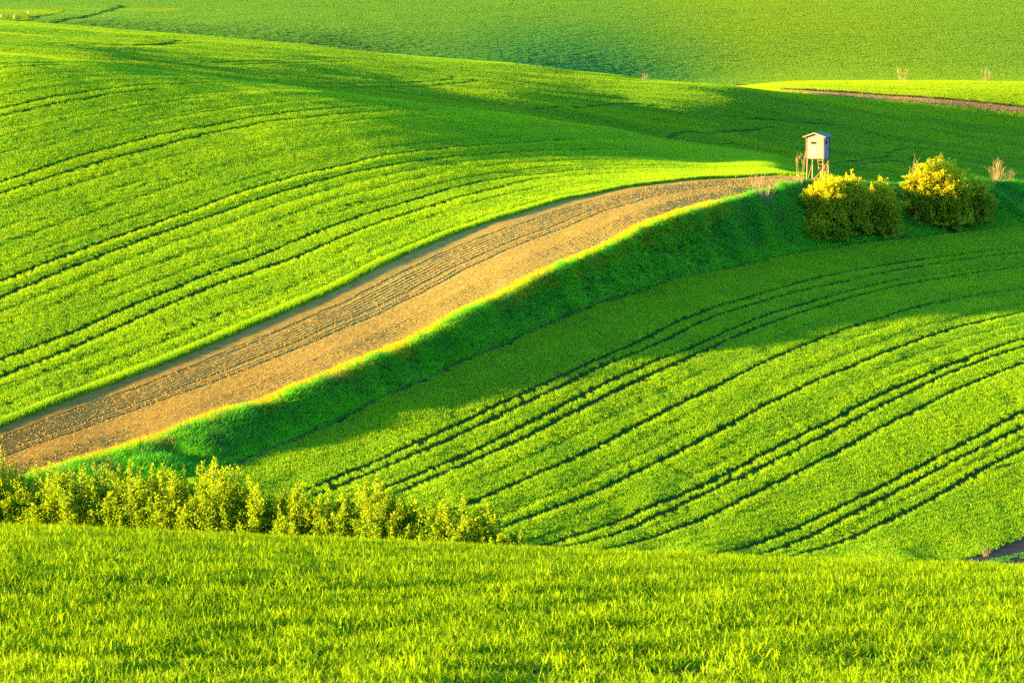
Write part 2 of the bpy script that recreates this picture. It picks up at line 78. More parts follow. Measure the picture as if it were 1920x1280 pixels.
HEDGE=[(-24.88,154.71,5.02),(-24.18,155.53,4.95),(-23.45,155.13,5.21),(-22.59,155.49,4.23),(-21.77,154.92,4.43),(-21.08,154.37,4.65),(-20.32,154.85,4.37),(-19.57,154.18,4.62),(-18.69,154.53,4.65),(-17.89,153.93,4.61),(-17.22,153.36,4.84),(-16.45,153.82,4.75),(-15.72,153.14,4.83),(-14.84,153.46,4.63),(-14.05,152.85,4.99),(-13.4,152.26,5.06),(-12.62,152.7,4.87),(-11.92,152.0,4.45),(-11.03,152.3,3.68),(-10.27,151.67,3.9),(-9.63,151.07,4.21),(-8.85,151.49,4.23),(-8.16,150.77,4.0),(-7.27,151.05,4.09),(-6.53,150.4,4.55),(-5.91,149.79,4.68),(-5.12,150.19,4.13),(-4.46,149.45,3.79),(-3.57,149.71,3.74),(-2.85,149.04,4.13),(-2.25,148.41,4.08),(-1.46,148.79,3.5),(-0.82,148.04,3.1)]

rng = np.random.default_rng(7)
random.seed(7)
COL = scene.collection


def tag(o, label=None, category=None, group=None, kind=None):
    if label: o['label'] = label
    if category: o['category'] = category
    if group: o['group'] = group
    if kind: o['kind'] = kind
    return o


# ------------------------------------------------------------------ smooth noise
def vnoise(x, y, seed=0):
    xi = np.floor(x).astype(np.int64); yi = np.floor(y).astype(np.int64)
    fx = x - xi; fy = y - yi
    fx = fx * fx * (3 - 2 * fx); fy = fy * fy * (3 - 2 * fy)
    def h(a, b):
        n = (a * 374761393 + b * 668265263 + seed * 974634777) & 0xffffffff
        n = ((n ^ (n >> 13)) * 1274126177) & 0xffffffff
        n = n ^ (n >> 16)
        return (n & 0xffff) / 65535.0
    return (h(xi, yi) * (1 - fx) + h(xi + 1, yi) * fx) * (1 - fy) + (h(xi, yi + 1) * (1 - fx) + h(xi + 1, yi + 1) * fx) * fy * 1.0


def fbm(x, y, seed=0, octaves=3):
    s = 0; a = 1; t = 0
    for k in range(octaves):
        s = s + a * vnoise(x * 2 ** k + 17.3 * k, y * 2 ** k - 9.1 * k, seed + k); t += a; a *= .5
    return s / t


# ------------------------------------------------------------------ the lie of the land
KA = 3.0
def tps_fit(C, lam=1e-4):
    C = np.array(C); D = np.hypot(C[:, 0], C[:, 1])
    X = np.c_[np.arctan2(C[:, 0], C[:, 1]) * KA, np.log(D)]; n = len(X)
    d = np.hypot(X[:, None, 0] - X[None, :, 0], X[:, None, 1] - X[None, :, 1])
    K = np.where(d > 0, d * d * np.log(d + 1e-12), 0) + lam * np.eye(n)
    Q = np.c_[np.ones(n), X]
    s = np.linalg.solve(np.block([[K, Q], [Q.T, np.zeros((3, 3))]]), np.r_[C[:, 2] / D, 0, 0, 0])
    return X, s
def tps_eval(m, p, l):
    X, s = m; o = np.empty(p.size)
    for i in range(0, p.size, 20000):
        a = p[i:i + 20000] * KA; b = l[i:i + 20000]
        d2 = (a[:, None] - X[None, :, 0]) ** 2 + (b[:, None] - X[None, :, 1]) ** 2
        o[i:i + 20000] = (.5 * d2 * np.log(d2 + 1e-20)) @ s[:-3] + s[-3] + s[-2] * a + s[-1] * b
    return o
GP0, GP1, GPN = -.27, .27, 150
GL0, GL1, GLN = math.log(2.0), math.log(2600.0), 620
_pp, _ll = np.meshgrid(np.linspace(GP0, GP1, GPN), np.linspace(GL0, GL1, GLN), indexing='ij')
def grid(C):
    return tps_eval(tps_fit(C), _pp.ravel(), _ll.ravel()).reshape(_pp.shape)
GU, GL = grid(UP), grid(LOW)
def bicubic(G, p, l):
    fx = (np.clip(p, -.255, .255) - GP0) / (GP1 - GP0) * (GPN - 1); fy = (np.clip(l, math.log(2.1), math.log(2500)) - GL0) / (GL1 - GL0) * (GLN - 1)
    ix = np.clip(fx.astype(int), 1, GPN - 3); iy = np.clip(fy.astype(int), 1, GLN - 3)
    tx = fx - ix; ty = fy - iy
    def w(t):
        return (-.5 * t + t * t - .5 * t ** 3, 1 - 2.5 * t * t + 1.5 * t ** 3, .5 * t + 2 * t * t - 1.5 * t ** 3, -.5 * t * t + .5 * t ** 3)
    wx, wy = w(tx), w(ty); r = 0
    for a in range(4):
        for b in range(4):
            r = r + wx[a] * wy[b] * G[ix + a - 1, iy + b - 1]
    return r
def extend(w):
    w = [tuple(p[:2]) for p in w]
    return [(-400, w[0][1] - 25)] + w + [(500, w[-1][1] + 30)]
def sdist(poly, x, y):
    """signed distance to a polyline, positive on its right-hand (downhill) side"""
    best = np.full(x.shape, 1e18); sg = np.zeros(x.shape)
    for p, q in zip(poly[:-1], poly[1:]):
        ex, ey = q[0] - p[0], q[1] - p[1]; L2 = ex * ex + ey * ey + 1e-9
        t = np.clip(((x - p[0]) * ex + (y - p[1]) * ey) / L2, 0, 1)
        dx, dy = x - p[0] - t * ex, y - p[1] - t * ey; d = dx * dx + dy * dy
        m = d < best - 1e-9
        best = np.where(m, d, best); sg = np.where(m, np.where(ex * dy - ey * dx <= 0, 1, -1), sg)
    return np.sqrt(best) * sg
def udist(lines, x, y):
    d = np.full(x.shape, 1e9)
    for l in lines:
        d = np.minimum(d, np.abs(sdist(l, x, y)))
    return d
def smooth(poly, n=8):
    """Catmull-Rom through the points"""
    p = np.array([q[:2] for q in poly], float)
    if len(p) < 3: return [tuple(q) for q in p]
    e = np.vstack([2 * p[0] - p[1], p, 2 * p[-1] - p[-2]]); out = []
    for i in range(1, len(e) - 2):
        for k in range(n):
            t = k / n
            out.append(tuple(.5 * ((2 * e[i]) + (-e[i - 1] + e[i + 1]) * t + (2 * e[i - 1] - 5 * e[i] + 4 * e[i + 1] - e[i + 2]) * t * t + (-e[i - 1] + 3 * e[i] - 3 * e[i + 1] + e[i + 2]) * t ** 3)))
    out.append(tuple(p[-1])); return out
TX, BX = extend(T), extend(B)
def sstep(a, b, x):
    t = np.clip((x - a) / (b - a), 0, 1); return t * t * (3 - 2 * t)
def ground(x, y):
    x = np.asarray(x, float); y = np.asarray(y, float)
    D = np.hypot(x, y); ph = np.arctan2(x, y); ln = np.log(np.maximum(D, 2.2))
    zu = bicubic(GU, ph, ln); zl = bicubic(GL, ph, ln)
    dT = sdist(TX, x, y); dB = sdist(BX, x, y)
    w = np.clip(dT / np.maximum(dT - dB, 1e-3), 0, 1); w = np.where(dT <= 0, 0, np.where(dB >= 0, 1, w))
    bank = w * (1 - w) * 4
    w = w * w * (3 - 2 * w) * .6 + w * .4
    z = np.maximum(D, 2.2) * (zu * (1 - w) + zl * w)
    # small swells of the soil
    z = z + (fbm(x / 9, y / 14, 3) - .5) * .16 * sstep(150, 220, D)
    z = z + (fbm(x / 20, y / 4.5, 8) - .5) * .22 * sstep(255, 285, D) * (1 - sstep(340, 360, D)) * (1 - sstep(8, 20, x))
    z = z + bank * (fbm(x / 2.2, y / 2.2, 5) - .5) * .9
    f2 = sstep(338, 380, D) * (1 - sstep(470, 520, D))
    f2 = f2 * (.4 + .6 * sstep(-12, 14, x))
    z = z + f2 * ((fbm(x / 16, y / 9, 11) - .5) * MIDSWELL + (vnoise(x / 30, y / 22, 12) - .5) * MIDSWELL)
    return z
MIDSWELL = .8
def normals(x, y, e=.4):
    z0 = ground(x, y); zx = (ground(x + e, y) - z0) / e; zy = (ground(x, y + e) - z0) / e
    n = np.c_[-zx, -zy, np.ones_like(zx)]; return z0, n / np.linalg.norm(n, axis=1)[:, None]
def g1(x, y):
    return float(ground(np.array([x]), np.array([y]))[0])


# ------------------------------------------------------------------ materials
def new_mat(name):
    m = bpy.data.materials.new(name); m.use_nodes = True
    nt = m.node_tree
    return m, nt, nt.nodes['Principled BSDF'], nt.nodes['Material Output']
def ramp(nt, stops):
    r = nt.nodes.new('ShaderNodeValToRGB'); el = r.color_ramp.elements
    while len(el) < len(stops): el.new(.5)
    for e, (p, c) in zip(el, stops): e.position = p; e.color = (*c, 1)
    return r
def noise_node(nt, scale, detail=4, vec=None, rough=.6):
    n = nt.nodes.new('ShaderNodeTexNoise'); n.inputs['Scale'].default_value = scale; n.inputs['Detail'].default_value = detail; n.inputs['Roughness'].default_value = rough
    if vec is not None: nt.links.new(vec, n.inputs['Vector'])
    return n
def leaf_mat(name, dark, light, trans=.42, rough=.5, attr='tint', instancer=True, spec=.02, wl=.4):
    """foliage: reflects and lets light through; colour runs with the tint attribute"""
    m, nt, p, out = new_mat(name)
    a = nt.nodes.new('ShaderNodeAttribute'); a.attribute_name = attr
    a.attribute_type = 'INSTANCER' if instancer else 'GEOMETRY'
    b = nt.nodes.new('ShaderNodeAttribute'); b.attribute_name = 'leaf'
    add = nt.nodes.new('ShaderNodeMath'); add.operation = 'MULTIPLY_ADD'
    nt.links.new(b.outputs['Fac'], add.inputs[0]); add.inputs[1].default_value = wl
    half = nt.nodes.new('ShaderNodeMath'); half.operation = 'MULTIPLY'; half.inputs[1].default_value = 1 - wl
    nt.links.new(a.outputs['Fac'], half.inputs[0]); nt.links.new(half.outputs[0], add.inputs[2])
    r = ramp(nt, [(0, dark), (1, light)])
    nt.links.new(add.outputs[0], r.inputs['Fac'])
    nt.links.new(r.outputs['Color'], p.inputs['Base Color'])
    p.inputs['Roughness'].default_value = rough
    p.inputs['Specular IOR Level'].default_value = spec
    t = nt.nodes.new('ShaderNodeBsdfTranslucent')
    g = nt.nodes.new('ShaderNodeMixRGB'); g.blend_type = 'MULTIPLY'; g.inputs['Fac'].default_value = 1
    nt.links.new(r.outputs['Color'], g.inputs['Color1']); g.inputs['Color2'].default_value = (1.5, 1.35, .6, 1)
    nt.links.new(g.outputs[0], t.inputs['Color'])
    mx = nt.nodes.new('ShaderNodeMixShader'); mx.inputs['Fac'].default_value = trans
    nt.links.new(p.outputs[0], mx.inputs[1]); nt.links.new(t.outputs[0], mx.inputs[2])
    nt.links.new(mx.outputs[0], out.inputs['Surface'])
    return m
def soil_mat(name, stops, scale=1.0, bump=.6, rough=.95):
    m, nt, p, out = new_mat(name)
    tc = nt.nodes.new('ShaderNodeTexCoord')
    n = noise_node(nt, scale, 8, tc.outputs['Object'])
    r = ramp(nt, stops); nt.links.new(n.outputs['Fac'], r.inputs['Fac'])
    nt.links.new(r.outputs['Color'], p.inputs['Base Color'])
    p.inputs['Roughness'].default_value = rough; p.inputs['Specular IOR Level'].default_value = 0.0
    b = nt.nodes.new('ShaderNodeBump'); b.inputs['Strength'].default_value = bump; b.inputs['Distance'].default_value = .05
    n2 = noise_node(nt, scale * 9, 5, tc.outputs['Object']); nt.links.new(n2.outputs['Fac'], b.inputs['Height'])
    nt.links.new(b.outputs['Normal'], p.inputs['Normal'])
    return m
def wood_mat(name, a, b, scale=14, rough=.75):
    m, nt, p, out = new_mat(name)
    tc = nt.nodes.new('ShaderNodeTexCoord'); mp = nt.nodes.new('ShaderNodeMapping')
    mp.inputs['Scale'].default_value = (1, 1, .08); nt.links.new(tc.outputs['Object'], mp.inputs['Vector'])
    n = noise_node(nt, scale, 6, mp.outputs['Vector'], .7)
    r = ramp(nt, [(.3, a), (.7, b)]); nt.links.new(n.outputs['Fac'], r.inputs['Fac'])
    oi = nt.nodes.new('ShaderNodeObjectInfo'); hs = nt.nodes.new('ShaderNodeHueSaturation')
    mr = nt.nodes.new('ShaderNodeMapRange'); mr.inputs['To Min'].default_value = .75; mr.inputs['To Max'].default_value = 1.15
    nt.links.new(oi.outputs['Random'], mr.inputs['Value']); nt.links.new(mr.outputs[0], hs.inputs['Value'])
    nt.links.new(r.outputs['Color'], hs.inputs['Color']); nt.links.new(hs.outputs[0], p.inputs['Base Color'])
    p.inputs['Roughness'].default_value = rough
    bp = nt.nodes.new('ShaderNodeBump'); bp.inputs['Strength'].default_value = .3; bp.inputs['Distance'].default_value = .01
    nt.links.new(n.outputs['Fac'], bp.inputs['Height']); nt.links.new(bp.outputs['Normal'], p.inputs['Normal'])
    return m

M = {}
M['soil'] = soil_mat('field_soil', [(.3, (.009, .033, .005)), (.7, (.018, .050, .008))], .8)
M['sward'] = soil_mat('green_sward', [(.3, (.015, .06, .010)), (.7, (.025, .08, .012))], .25)
M['tilth'] = soil_mat('ploughed_soil', [(.25, (.155, .120, .028)), (.55, (.245, .190, .046)), (.8, (.31, .245, .07))], 1.6, .5)
_nt = M['tilth'].node_tree
_at = _nt.nodes.new('ShaderNodeAttribute'); _at.attribute_name = 'soil_dark'
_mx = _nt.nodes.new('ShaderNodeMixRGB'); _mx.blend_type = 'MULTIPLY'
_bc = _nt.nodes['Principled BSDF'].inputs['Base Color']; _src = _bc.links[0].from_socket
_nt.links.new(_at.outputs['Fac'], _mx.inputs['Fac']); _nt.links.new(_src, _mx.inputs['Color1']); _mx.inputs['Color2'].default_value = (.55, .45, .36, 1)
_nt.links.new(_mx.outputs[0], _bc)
M['clod'] = soil_mat('soil_clod', [(.3, (.17, .13, .032)), (.7, (.29, .225, .06))], 3)
M['track'] = soil_mat('track_dirt', [(.3, (.025, .026, .02)), (.7, (.045, .046, .036))], 1.2)
M['margin'] = soil_mat('margin_soil', [(.3, (.028, .050, .018)), (.7, (.045, .075, .03))], 1.5)
WD, WL = (.001, .165, .018), (.30, .47, .001)
M['wheat_near'] = leaf_mat('wheat_leaf_near', (.001, .060, .003), (.215, .36, .001), .42, wl=.6)
M['wheat'] = leaf_mat('wheat_leaf', WD, WL, .42)
M['wheat_far'] = leaf_mat('wheat_leaf_far', (.001, .15, .018), (.23, .35, .001), .40)
M['wheat_hill'] = leaf_mat('wheat_leaf_hill', (.008, .14, .046), (.11, .215, .008), .35, wl=.15)
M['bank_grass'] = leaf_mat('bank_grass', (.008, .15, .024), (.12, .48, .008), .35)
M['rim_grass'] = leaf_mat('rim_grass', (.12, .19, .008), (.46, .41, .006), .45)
M['dry_grass'] = leaf_mat('dry_grass', (.14, .105, .045), (.30, .24, .11), .3)
M['weed'] = leaf_mat('brown_weed', (.03, .025, .012), (.07, .055, .025), .2)
M['hedge_leaf'] = leaf_mat('hedge_leaf', (.016, .12, .010), (.28, .39, .003), .42, attr='lit_tint', instancer=False)
M['bush_leaf'] = leaf_mat('bush_leaf', (.010, .12, .014), (.60, .55, .005), .45, attr='lit_tint', instancer=False)
M['dark_leaf'] = leaf_mat('dark_leaf', (.015, .05, .015), (.03, .10, .03), .3, attr='lit_tint', instancer=False)
M['bark'] = wood_mat('bark', (.05, .035, .02), (.10, .075, .045), 6, .9)
M['pale_bark'] = wood_mat('pale_bark', (.11, .085, .055), (.19, .155, .10), 6, .9)
M['plank'] = wood_mat('weathered_plank', (.09, .092, .095), (.20, .205, .21))
M['beam'] = wood_mat('pine_pole', (.12, .09, .05), (.19, .145, .085))
M['dark_wood'] = wood_mat('dark_wood', (.05, .035, .02), (.09, .065, .04))
M['felt'] = soil_mat('roofing_felt', [(.3, (.10, .11, .12)), (.7, (.17, .18, .19))], 6, .2, .8)
M['hollow'] = soil_mat('dark_opening', [(.3, (.012, .011, .01)), (.7, (.02, .018, .016))], 6, .1)
M['white'] = soil_mat('white_paint', [(.3, (.2, .2, .2)), (.7, (.28, .28, .28))], 6, .1, .6)

# ------------------------------------------------------------------ mesh helpers
def mesh_np(name, V, Fq=None, Ft=None):
    me = bpy.data.meshes.new(name)
    V = np.asarray(V, np.float32); me.vertices.add(len(V)); me.vertices.foreach_set('co', V.ravel())
    loops = []; starts = []; k = 0
    if Fq is not None and len(Fq):
        Fq = np.asarray(Fq, np.int32); loops.append(Fq.ravel()); starts.append(np.arange(len(Fq)) * 4); k = len(Fq) * 4
    if Ft is not None and len(Ft):
        Ft = np.asarray(Ft, np.int32); loops.append(Ft.ravel()); starts.append(np.arange(len(Ft)) * 3 + k)
    if loops:
        loops = np.concatenate(loops).astype(np.int32); starts = np.concatenate(starts).astype(np.int32)
        me.loops.add(len(loops)); me.loops.foreach_set('vertex_index', loops)
        me.polygons.add(len(starts)); me.polygons.foreach_set('loop_start', starts)
        me.update(calc_edges=True)
        me.polygons.foreach_set('use_smooth', np.ones(len(starts), bool))
    me.update(); return me
def fattr(me, name, vals, domain='POINT'):
    a = me.attributes.new(name, 'FLOAT', domain); a.data.foreach_set('value', np.asarray(vals, np.float32).ravel())
def obj(name, me, mat=None, parent=None, link=True):
    o = bpy.data.objects.new(name, me)
    if mat is not None:
        me.materials.clear(); me.materials.append(mat)
    if link: COL.objects.link(o)
    if parent is not None: o.parent = parent
    return o
def grid_faces(a, b):
    i, j = np.meshgrid(np.arange(a - 1), np.arange(b - 1), indexing='ij')
    i = i.ravel(); j = j.ravel()
    return np.c_[i * b + j, (i + 1) * b + j, (i + 1) * b + j + 1, i * b + j + 1]

# ------------------------------------------------------------------ setting: ground sheets
ESX = [(-400, E[0][1] - 25)] + list(E) + [(500, E[-1][1] + 60)]
def ground_sheet(name, rs, ph, mat):
    P, R = np.meshgrid(ph, rs, indexing='ij')
    x = R * np.sin(P); y = R * np.cos(P); z = ground(x, y)
    # the ploughed strip has its own, finer sheet: the soil below it lies lower
    z = z - .35 * ((sdist(ESX, x, y) > .12) & (sdist(extend(G), x, y) < .25) & (x < 23.4) & (x > -33) & (R < 300))
    f = grid_faces(len(ph), len(rs))
    me = mesh_np(name, np.c_[x.ravel(), y.ravel(), z.ravel()], f)
    return tag(obj(name, me, mat), kind='structure')
wide = np.r_[np.linspace(-math.pi, -.5, 60)[:-1], np.linspace(-.5, -.2, 40)[:-1], np.linspace(-.2, .2, 320), np.linspace(.2, .5, 40)[1:], np.linspace(.5, math.pi, 60)[1:]]
near_r = np.r_[np.geomspace(2.2, 30, 20)[:-1], np.geomspace(30, 100, 90)[:-1], np.geomspace(100, 185, 40)[:-1], np.geomspace(185, 345, 420)]
far_r = np.r_[np.geomspace(345, 640, 150)[:-1], np.geomspace(640, 1200, 60)[:-1], np.geomspace(1200, 2500, 14)]
g = ground_sheet('ground', near_r, wide, M['soil'])
tag(g, 'brown field soil under the crops of the near slopes')
g = ground_sheet('hills', far_r, wide, M['sward'])
tag(g, 'green rolling hills closing the view at the back')

# ploughed strip between the wheat edge and the grassy bank rim
def resample(poly, n):
    p = np.array(smooth(poly, 6)); s = np.r_[0, np.cumsum(np.hypot(*np.diff(p, axis=0).T))]
    t = np.linspace(0, s[-1], n); return np.c_[np.interp(t, s, p[:, 0]), np.interp(t, s, p[:, 1])]
NA, NB = 800, 224
Ew, Gw = resample(E, NA), resample(G, NA)
ts = np.linspace(-.02, 1.03, NB)
sx = Ew[:, None, 0] * (1 - ts) + Gw[:, None, 0] * ts
sy = Ew[:, None, 1] * (1 - ts) + Gw[:, None, 1] * ts
wid = np.hypot(*(Gw - Ew).T)[:, None] * .5
al = np.linspace(0, 165, NA)[:, None] + 0 * ts
wob = (fbm(al / 6, ts[None] * 3 + 0 * al, 21) - .5) * .05
rows = np.sin((ts[None] + wob) * 2 * math.pi * 32)
rough = sstep(.13, .2, ts[None] + wob)
mid = 1 - .65 * sstep(.5, .55, ts)[None] * (1 - sstep(.68, .74, ts)[None])
amp = np.minimum(.022, wid / 32 * .22) * rough * mid * (.75 + .5 * fbm(al / 9, ts[None] * 32 + 0 * al, 27))
rel = rows * amp + (fbm(al / .5, ts[None] * 40 + 0 * al, 22) - .5) * .035 * (rough * .8 + .15) + (fbm(al / 5, ts[None] * 9 + 0 * al, 23) - .5) * .04
rel = rel - .05 * np.exp(-((ts[None] - .2) / .02) ** 2) - .05 * np.exp(-((ts[None] - .40 + wob) / .018) ** 2) - .05 * np.exp(-((ts[None] - .50 + wob) / .018) ** 2)
sz = ground(sx, sy) + .015 + rel - .12 * sstep(0., .06, -ts[None]) 
me = mesh_np('ploughed_field', np.c_[sx.ravel(), sy.ravel(), sz.ravel()], grid_faces(NA, NB))
soil_dark = np.clip(1 - al / 75, 0, 1) * .65 + .25 * fbm(al / 9, ts[None] * 5 + 0 * al, 28)  # soil colour darker towards the left end, with random patches
fattr(me, 'soil_dark', soil_dark)
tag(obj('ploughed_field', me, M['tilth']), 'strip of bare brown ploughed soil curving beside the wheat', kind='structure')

# bare farm track in the lower right corner of the valley
def strip(name, A, Bp, mat, lift, n=120, m=10, amp=.03):
    a, b = resample(A, n), resample(Bp, n); t = np.linspace(0, 1, m)
    x = a[:, None, 0] * (1 - t) + b[:, None, 0] * t; y = a[:, None, 1] * (1 - t) + b[:, None, 1] * t
    z = ground(x, y) + lift + (fbm(x / .6, y / .6, 31) - .5) * amp
    return obj(name, mesh_np(name, np.c_[x.ravel(), y.ravel(), z.ravel()], grid_faces(n, m)), mat)
ca = [(p[0], p[1]) for p in CORNER]
cb = [(p[0] + 3.5, p[1] - 6.5) for p in CORNER]
tag(strip('farm_track', ca, cb, M['track'], .05), 'bare grey farm track below the wheat at the right edge', kind='structure')
bl = np.array(smooth(B, 3)); bt = np.gradient(bl, axis=0); bt /= np.hypot(*bt.T)[:, None]; bn = np.c_[bt[:, 1], -bt[:, 0]]
tag(strip('field_margin', (bl + bn * .05).tolist(), (bl + bn * .5).tolist(), M['margin'], .05, n=500, m=6), 'thin bare margin along the foot of the grassy bank', kind='structure')
tag(strip('field_path', [p[:2] for p in TRACKA], [p[:2] for p in TRACKB], M['clod'], .06), 'straw coloured path crossing the bright far field', kind='structure')

# ------------------------------------------------------------------ crops: patches of real leaves, set out point by point
def leaves(n, size, hmin, hmax, w, lean, droop, seed, segs=2, clump=None):
    """n bent ribbon leaves inside a disc of the given radius"""
    r = np.random.default_rng(seed)
    rad = size * np.sqrt(r.random(n)); th = r.random(n) * 2 * math.pi
    bx, by = rad * np.cos(th), rad * np.sin(th)
    h = hmin + (hmax - hmin) * r.random(n); az = r.random(n) * 2 * math.pi
    ln = lean * (.3 + r.random(n)); dr = droop * r.random(n); ww = w * (.6 + .8 * r.random(n)); tw = r.random(n) * math.pi
    V = []; 
    for k in range(segs + 1):
        t = k / segs; wk = ww * (1 - t) ** .6 * (.75 + .9 * t * (1 - t)) if k < segs else ww * .04
        off = h * (ln * t + dr * t * t)
        cx, cy, cz = bx + np.cos(az) * off, by + np.sin(az) * off, h * (t - dr * .55 * t ** 3)
        px, py = np.cos(tw + .5 * t), np.sin(tw + .5 * t)
        V.append(np.c_[cx - px * wk, cy - py * wk, cz]); V.append(np.c_[cx + px * wk, cy + py * wk, cz])
    m = 2 * (segs + 1)
    V = np.stack(V, 1).reshape(-1, 3); base = np.arange(n)[:, None] * m; Fq = []
    for k in range(segs):
        Fq.append(base + np.array([2 * k, 2 * k + 1, 2 * k + 3, 2 * k + 2]))
    me = mesh_np('leaf_patch', V, np.concatenate(Fq))
    fattr(me, 'leaf', np.repeat(r.random(n), m)); return me
def patch_set(name, count, mat, **kw):
    c = bpy.data.collections.new(name)
    for k in range(count):
        me = leaves(seed=100 + k, **kw); o = obj(name + '_patch', me, mat, link=False); c.objects.link(o)
    return c
def crop(name, label, category, x, y, coll, tint, sxy, sz_, lift=-.02, upright=.6, count=4, mat=None):
    z, n = normals(x, y)
    n = n * (1 - upright) + np.array([0, 0, 1]) * upright; n /= np.linalg.norm(n, axis=1)[:, None]
    N = len(x); yaw = rng.random(N) * 2 * math.pi
    ax = np.c_[np.cos(yaw), np.sin(yaw), np.zeros(N)]; ax -= n * (ax * n).sum(1)[:, None]; ax /= np.linalg.norm(ax, axis=1)[:, None]
    ay = np.cross(n, ax)
    ry = np.arcsin(np.clip(-ax[:, 2], -1, 1)); rz = np.arctan2(ax[:, 1], ax[:, 0]); rx = np.arctan2(ay[:, 2], n[:, 2])
    me = mesh_np(name, np.c_[x, y, z + lift])
    for an, v in (('rot', np.c_[rx, ry, rz]), ('scl', np.c_[sxy * np.ones(N), sxy * np.ones(N), sz_ * np.ones(N)])):
        a = me.attributes.new(an, 'FLOAT_VECTOR', 'POINT'); a.data.foreach_set('vector', v.astype(np.float32).ravel())
    fattr(me, 'tint', np.clip(tint, 0, 1) * np.ones(N))
    a = me.attributes.new('pick', 'INT', 'POINT'); a.data.foreach_set('value', rng.integers(0, count, N).astype(np.int32))
    o = obj(name, me, mat)
    nt = bpy.data.node_groups.new(name + '_planting', 'GeometryNodeTree')
    nt.interface.new_socket('Geometry', in_out='INPUT', socket_type='NodeSocketGeometry'); nt.interface.new_socket('Geometry', in_out='OUTPUT', socket_type='NodeSocketGeometry')
    gi = nt.nodes.new('NodeGroupInput'); go = nt.nodes.new('NodeGroupOutput'); ip = nt.nodes.new('GeometryNodeInstanceOnPoints')
    ci = nt.nodes.new('GeometryNodeCollectionInfo'); ci.inputs['Collection'].default_value = coll; ci.inputs['Separate Children'].default_value = True; ci.inputs['Reset Children'].default_value = True
    def na(nm, t):
        q = nt.nodes.new('GeometryNodeInputNamedAttribute'); q.data_type = t; q.inputs['Name'].default_value = nm; return q.outputs['Attribute']
    e2r = nt.nodes.new('FunctionNodeEulerToRotation')
    nt.links.new(na('rot', 'FLOAT_VECTOR'), e2r.inputs[0]); nt.links.new(e2r.outputs[0], ip.inputs['Rotation'])
    nt.links.new(na('scl', 'FLOAT_VECTOR'), ip.inputs['Scale']); nt.links.new(na('pick', 'INT'), ip.inputs['Instance Index'])
    ip.inputs['Pick Instance'].default_value = True
    nt.links.new(gi.outputs[0], ip.inputs['Points']); nt.links.new(ci.outputs[0], ip.inputs['Instance']); nt.links.new(ip.outputs[0], go.inputs[0])
    md = o.modifiers.new('planting', 'NODES'); md.node_group = nt
    return tag(o, label, category, kind='stuff')
def scatter(d0, d1, step, half=.185, jitter=.5):
    w = d1 * math.sin(half); gx, gy = np.meshgrid(np.arange(-w, w, step), np.arange(d0 * math.cos(half), d1, step))
    x = (gx + (rng.random(gx.shape) - .5) * step * 2 * jitter).ravel(); y = (gy + (rng.random(gy.shape) - .5) * step * 2 * jitter).ravel()
    D = np.hypot(x, y); k = (D > d0) & (D < d1) & (np.abs(np.arctan2(x, y)) < half)
    return x[k], y[k]
SM = {k: [smooth(l, 4) for l in v] for k, v in (('L', LEFT), ('LT', LEFTTHIN), ('R', RIGHT), ('RT', RIGHTTHIN), ('MID', MID), ('FAR', FAR))}
EX, GX = [(-400, E[0][1] - 25)] + list(E) + [T[-3]] + [T[-1]] + [(500, T[-1][1] + 30)], G
CN = smooth(CORNER, 4)
def long_line(l):
    p = np.array(l, float); a = p[0] - p[min(6, len(p) - 1)]; b = p[-1] - p[-min(7, len(p))]
    a /= np.hypot(*a); b /= np.hypot(*b)
    return [tuple(p[0] + a * 70)] + [tuple(q) for q in p] + [tuple(p[-1] + b * 90)]
def rowfield(lines, x, y):
    """which drill pass a point lies in: a number that stays constant along the tramlines"""
    d = np.stack([sdist(long_line(l), x, y) for l in lines]); n = (d > 0).sum(0)
    lo = np.clip(n - 1, 0, len(lines) - 1); hi = np.clip(n, 0, len(lines) - 1); i = np.arange(x.size)
    a = np.abs(d[lo, i]); b = np.abs(d[hi, i])
    return np.where(n == 0, -b / 9, np.where(n == len(lines), n - 1 + a / 9, n - 1 + a / (a + b + 1e-6)))
def between(l0, l1, w):
    a, b = resample(l0, 60), resample(l1, 60); return (a * (1 - w) + b * w).tolist()

# foreground wheat on the near slope
c_near = patch_set('near_wheat', 5, M['wheat_near'], n=74, size=.35, hmin=.10, hmax=.34, w=.0145, lean=.26, droop=.5, segs=3)
x, y = scatter(33, 96, .36, .23)
D = np.hypot(x, y)
# sparse drill gaps that cross the slope
gap = np.minimum.reduce([np.abs(y - (d + (fbm(x / 5, y * 0, 40 + i) - .5) * 1.2)) for i, d in enumerate((43.2, 46.4, 51.2, 58.2))])
thin = np.clip(1.3 - gap / .6, 0, 1) * sstep(.30, .50, fbm(x / 3.2, y / 3, 44))
low = 1 - sstep(41, 52, D)
patchy = np.clip(sstep(.42, .56, fbm(x / 2.0, y / .8, 45)) * (.2 + .8 * low) + .25 * low, 0, 1)
hgt = (.62 + .5 * fbm(x / 1.1, y / 1.1, 41)) * (.8 + .45 * rng.random(len(x))) - .6 * thin - .35 * patchy
hgt = np.maximum(hgt, .22)
keep = rng.random(len(x)) > thin * .8 + patchy * .65
x, y, hgt = x[keep], y[keep], hgt[keep]
crop('wheat_crop', 'tall green wheat leaves filling the sunlit foreground slope', 'wheat', x, y, c_near, -.12 + .8 * fbm(x / 1.3, y / 1.3, 42) + .3 * rng.random(len(x)), .95 + .2 * rng.random(len(x)), hgt)

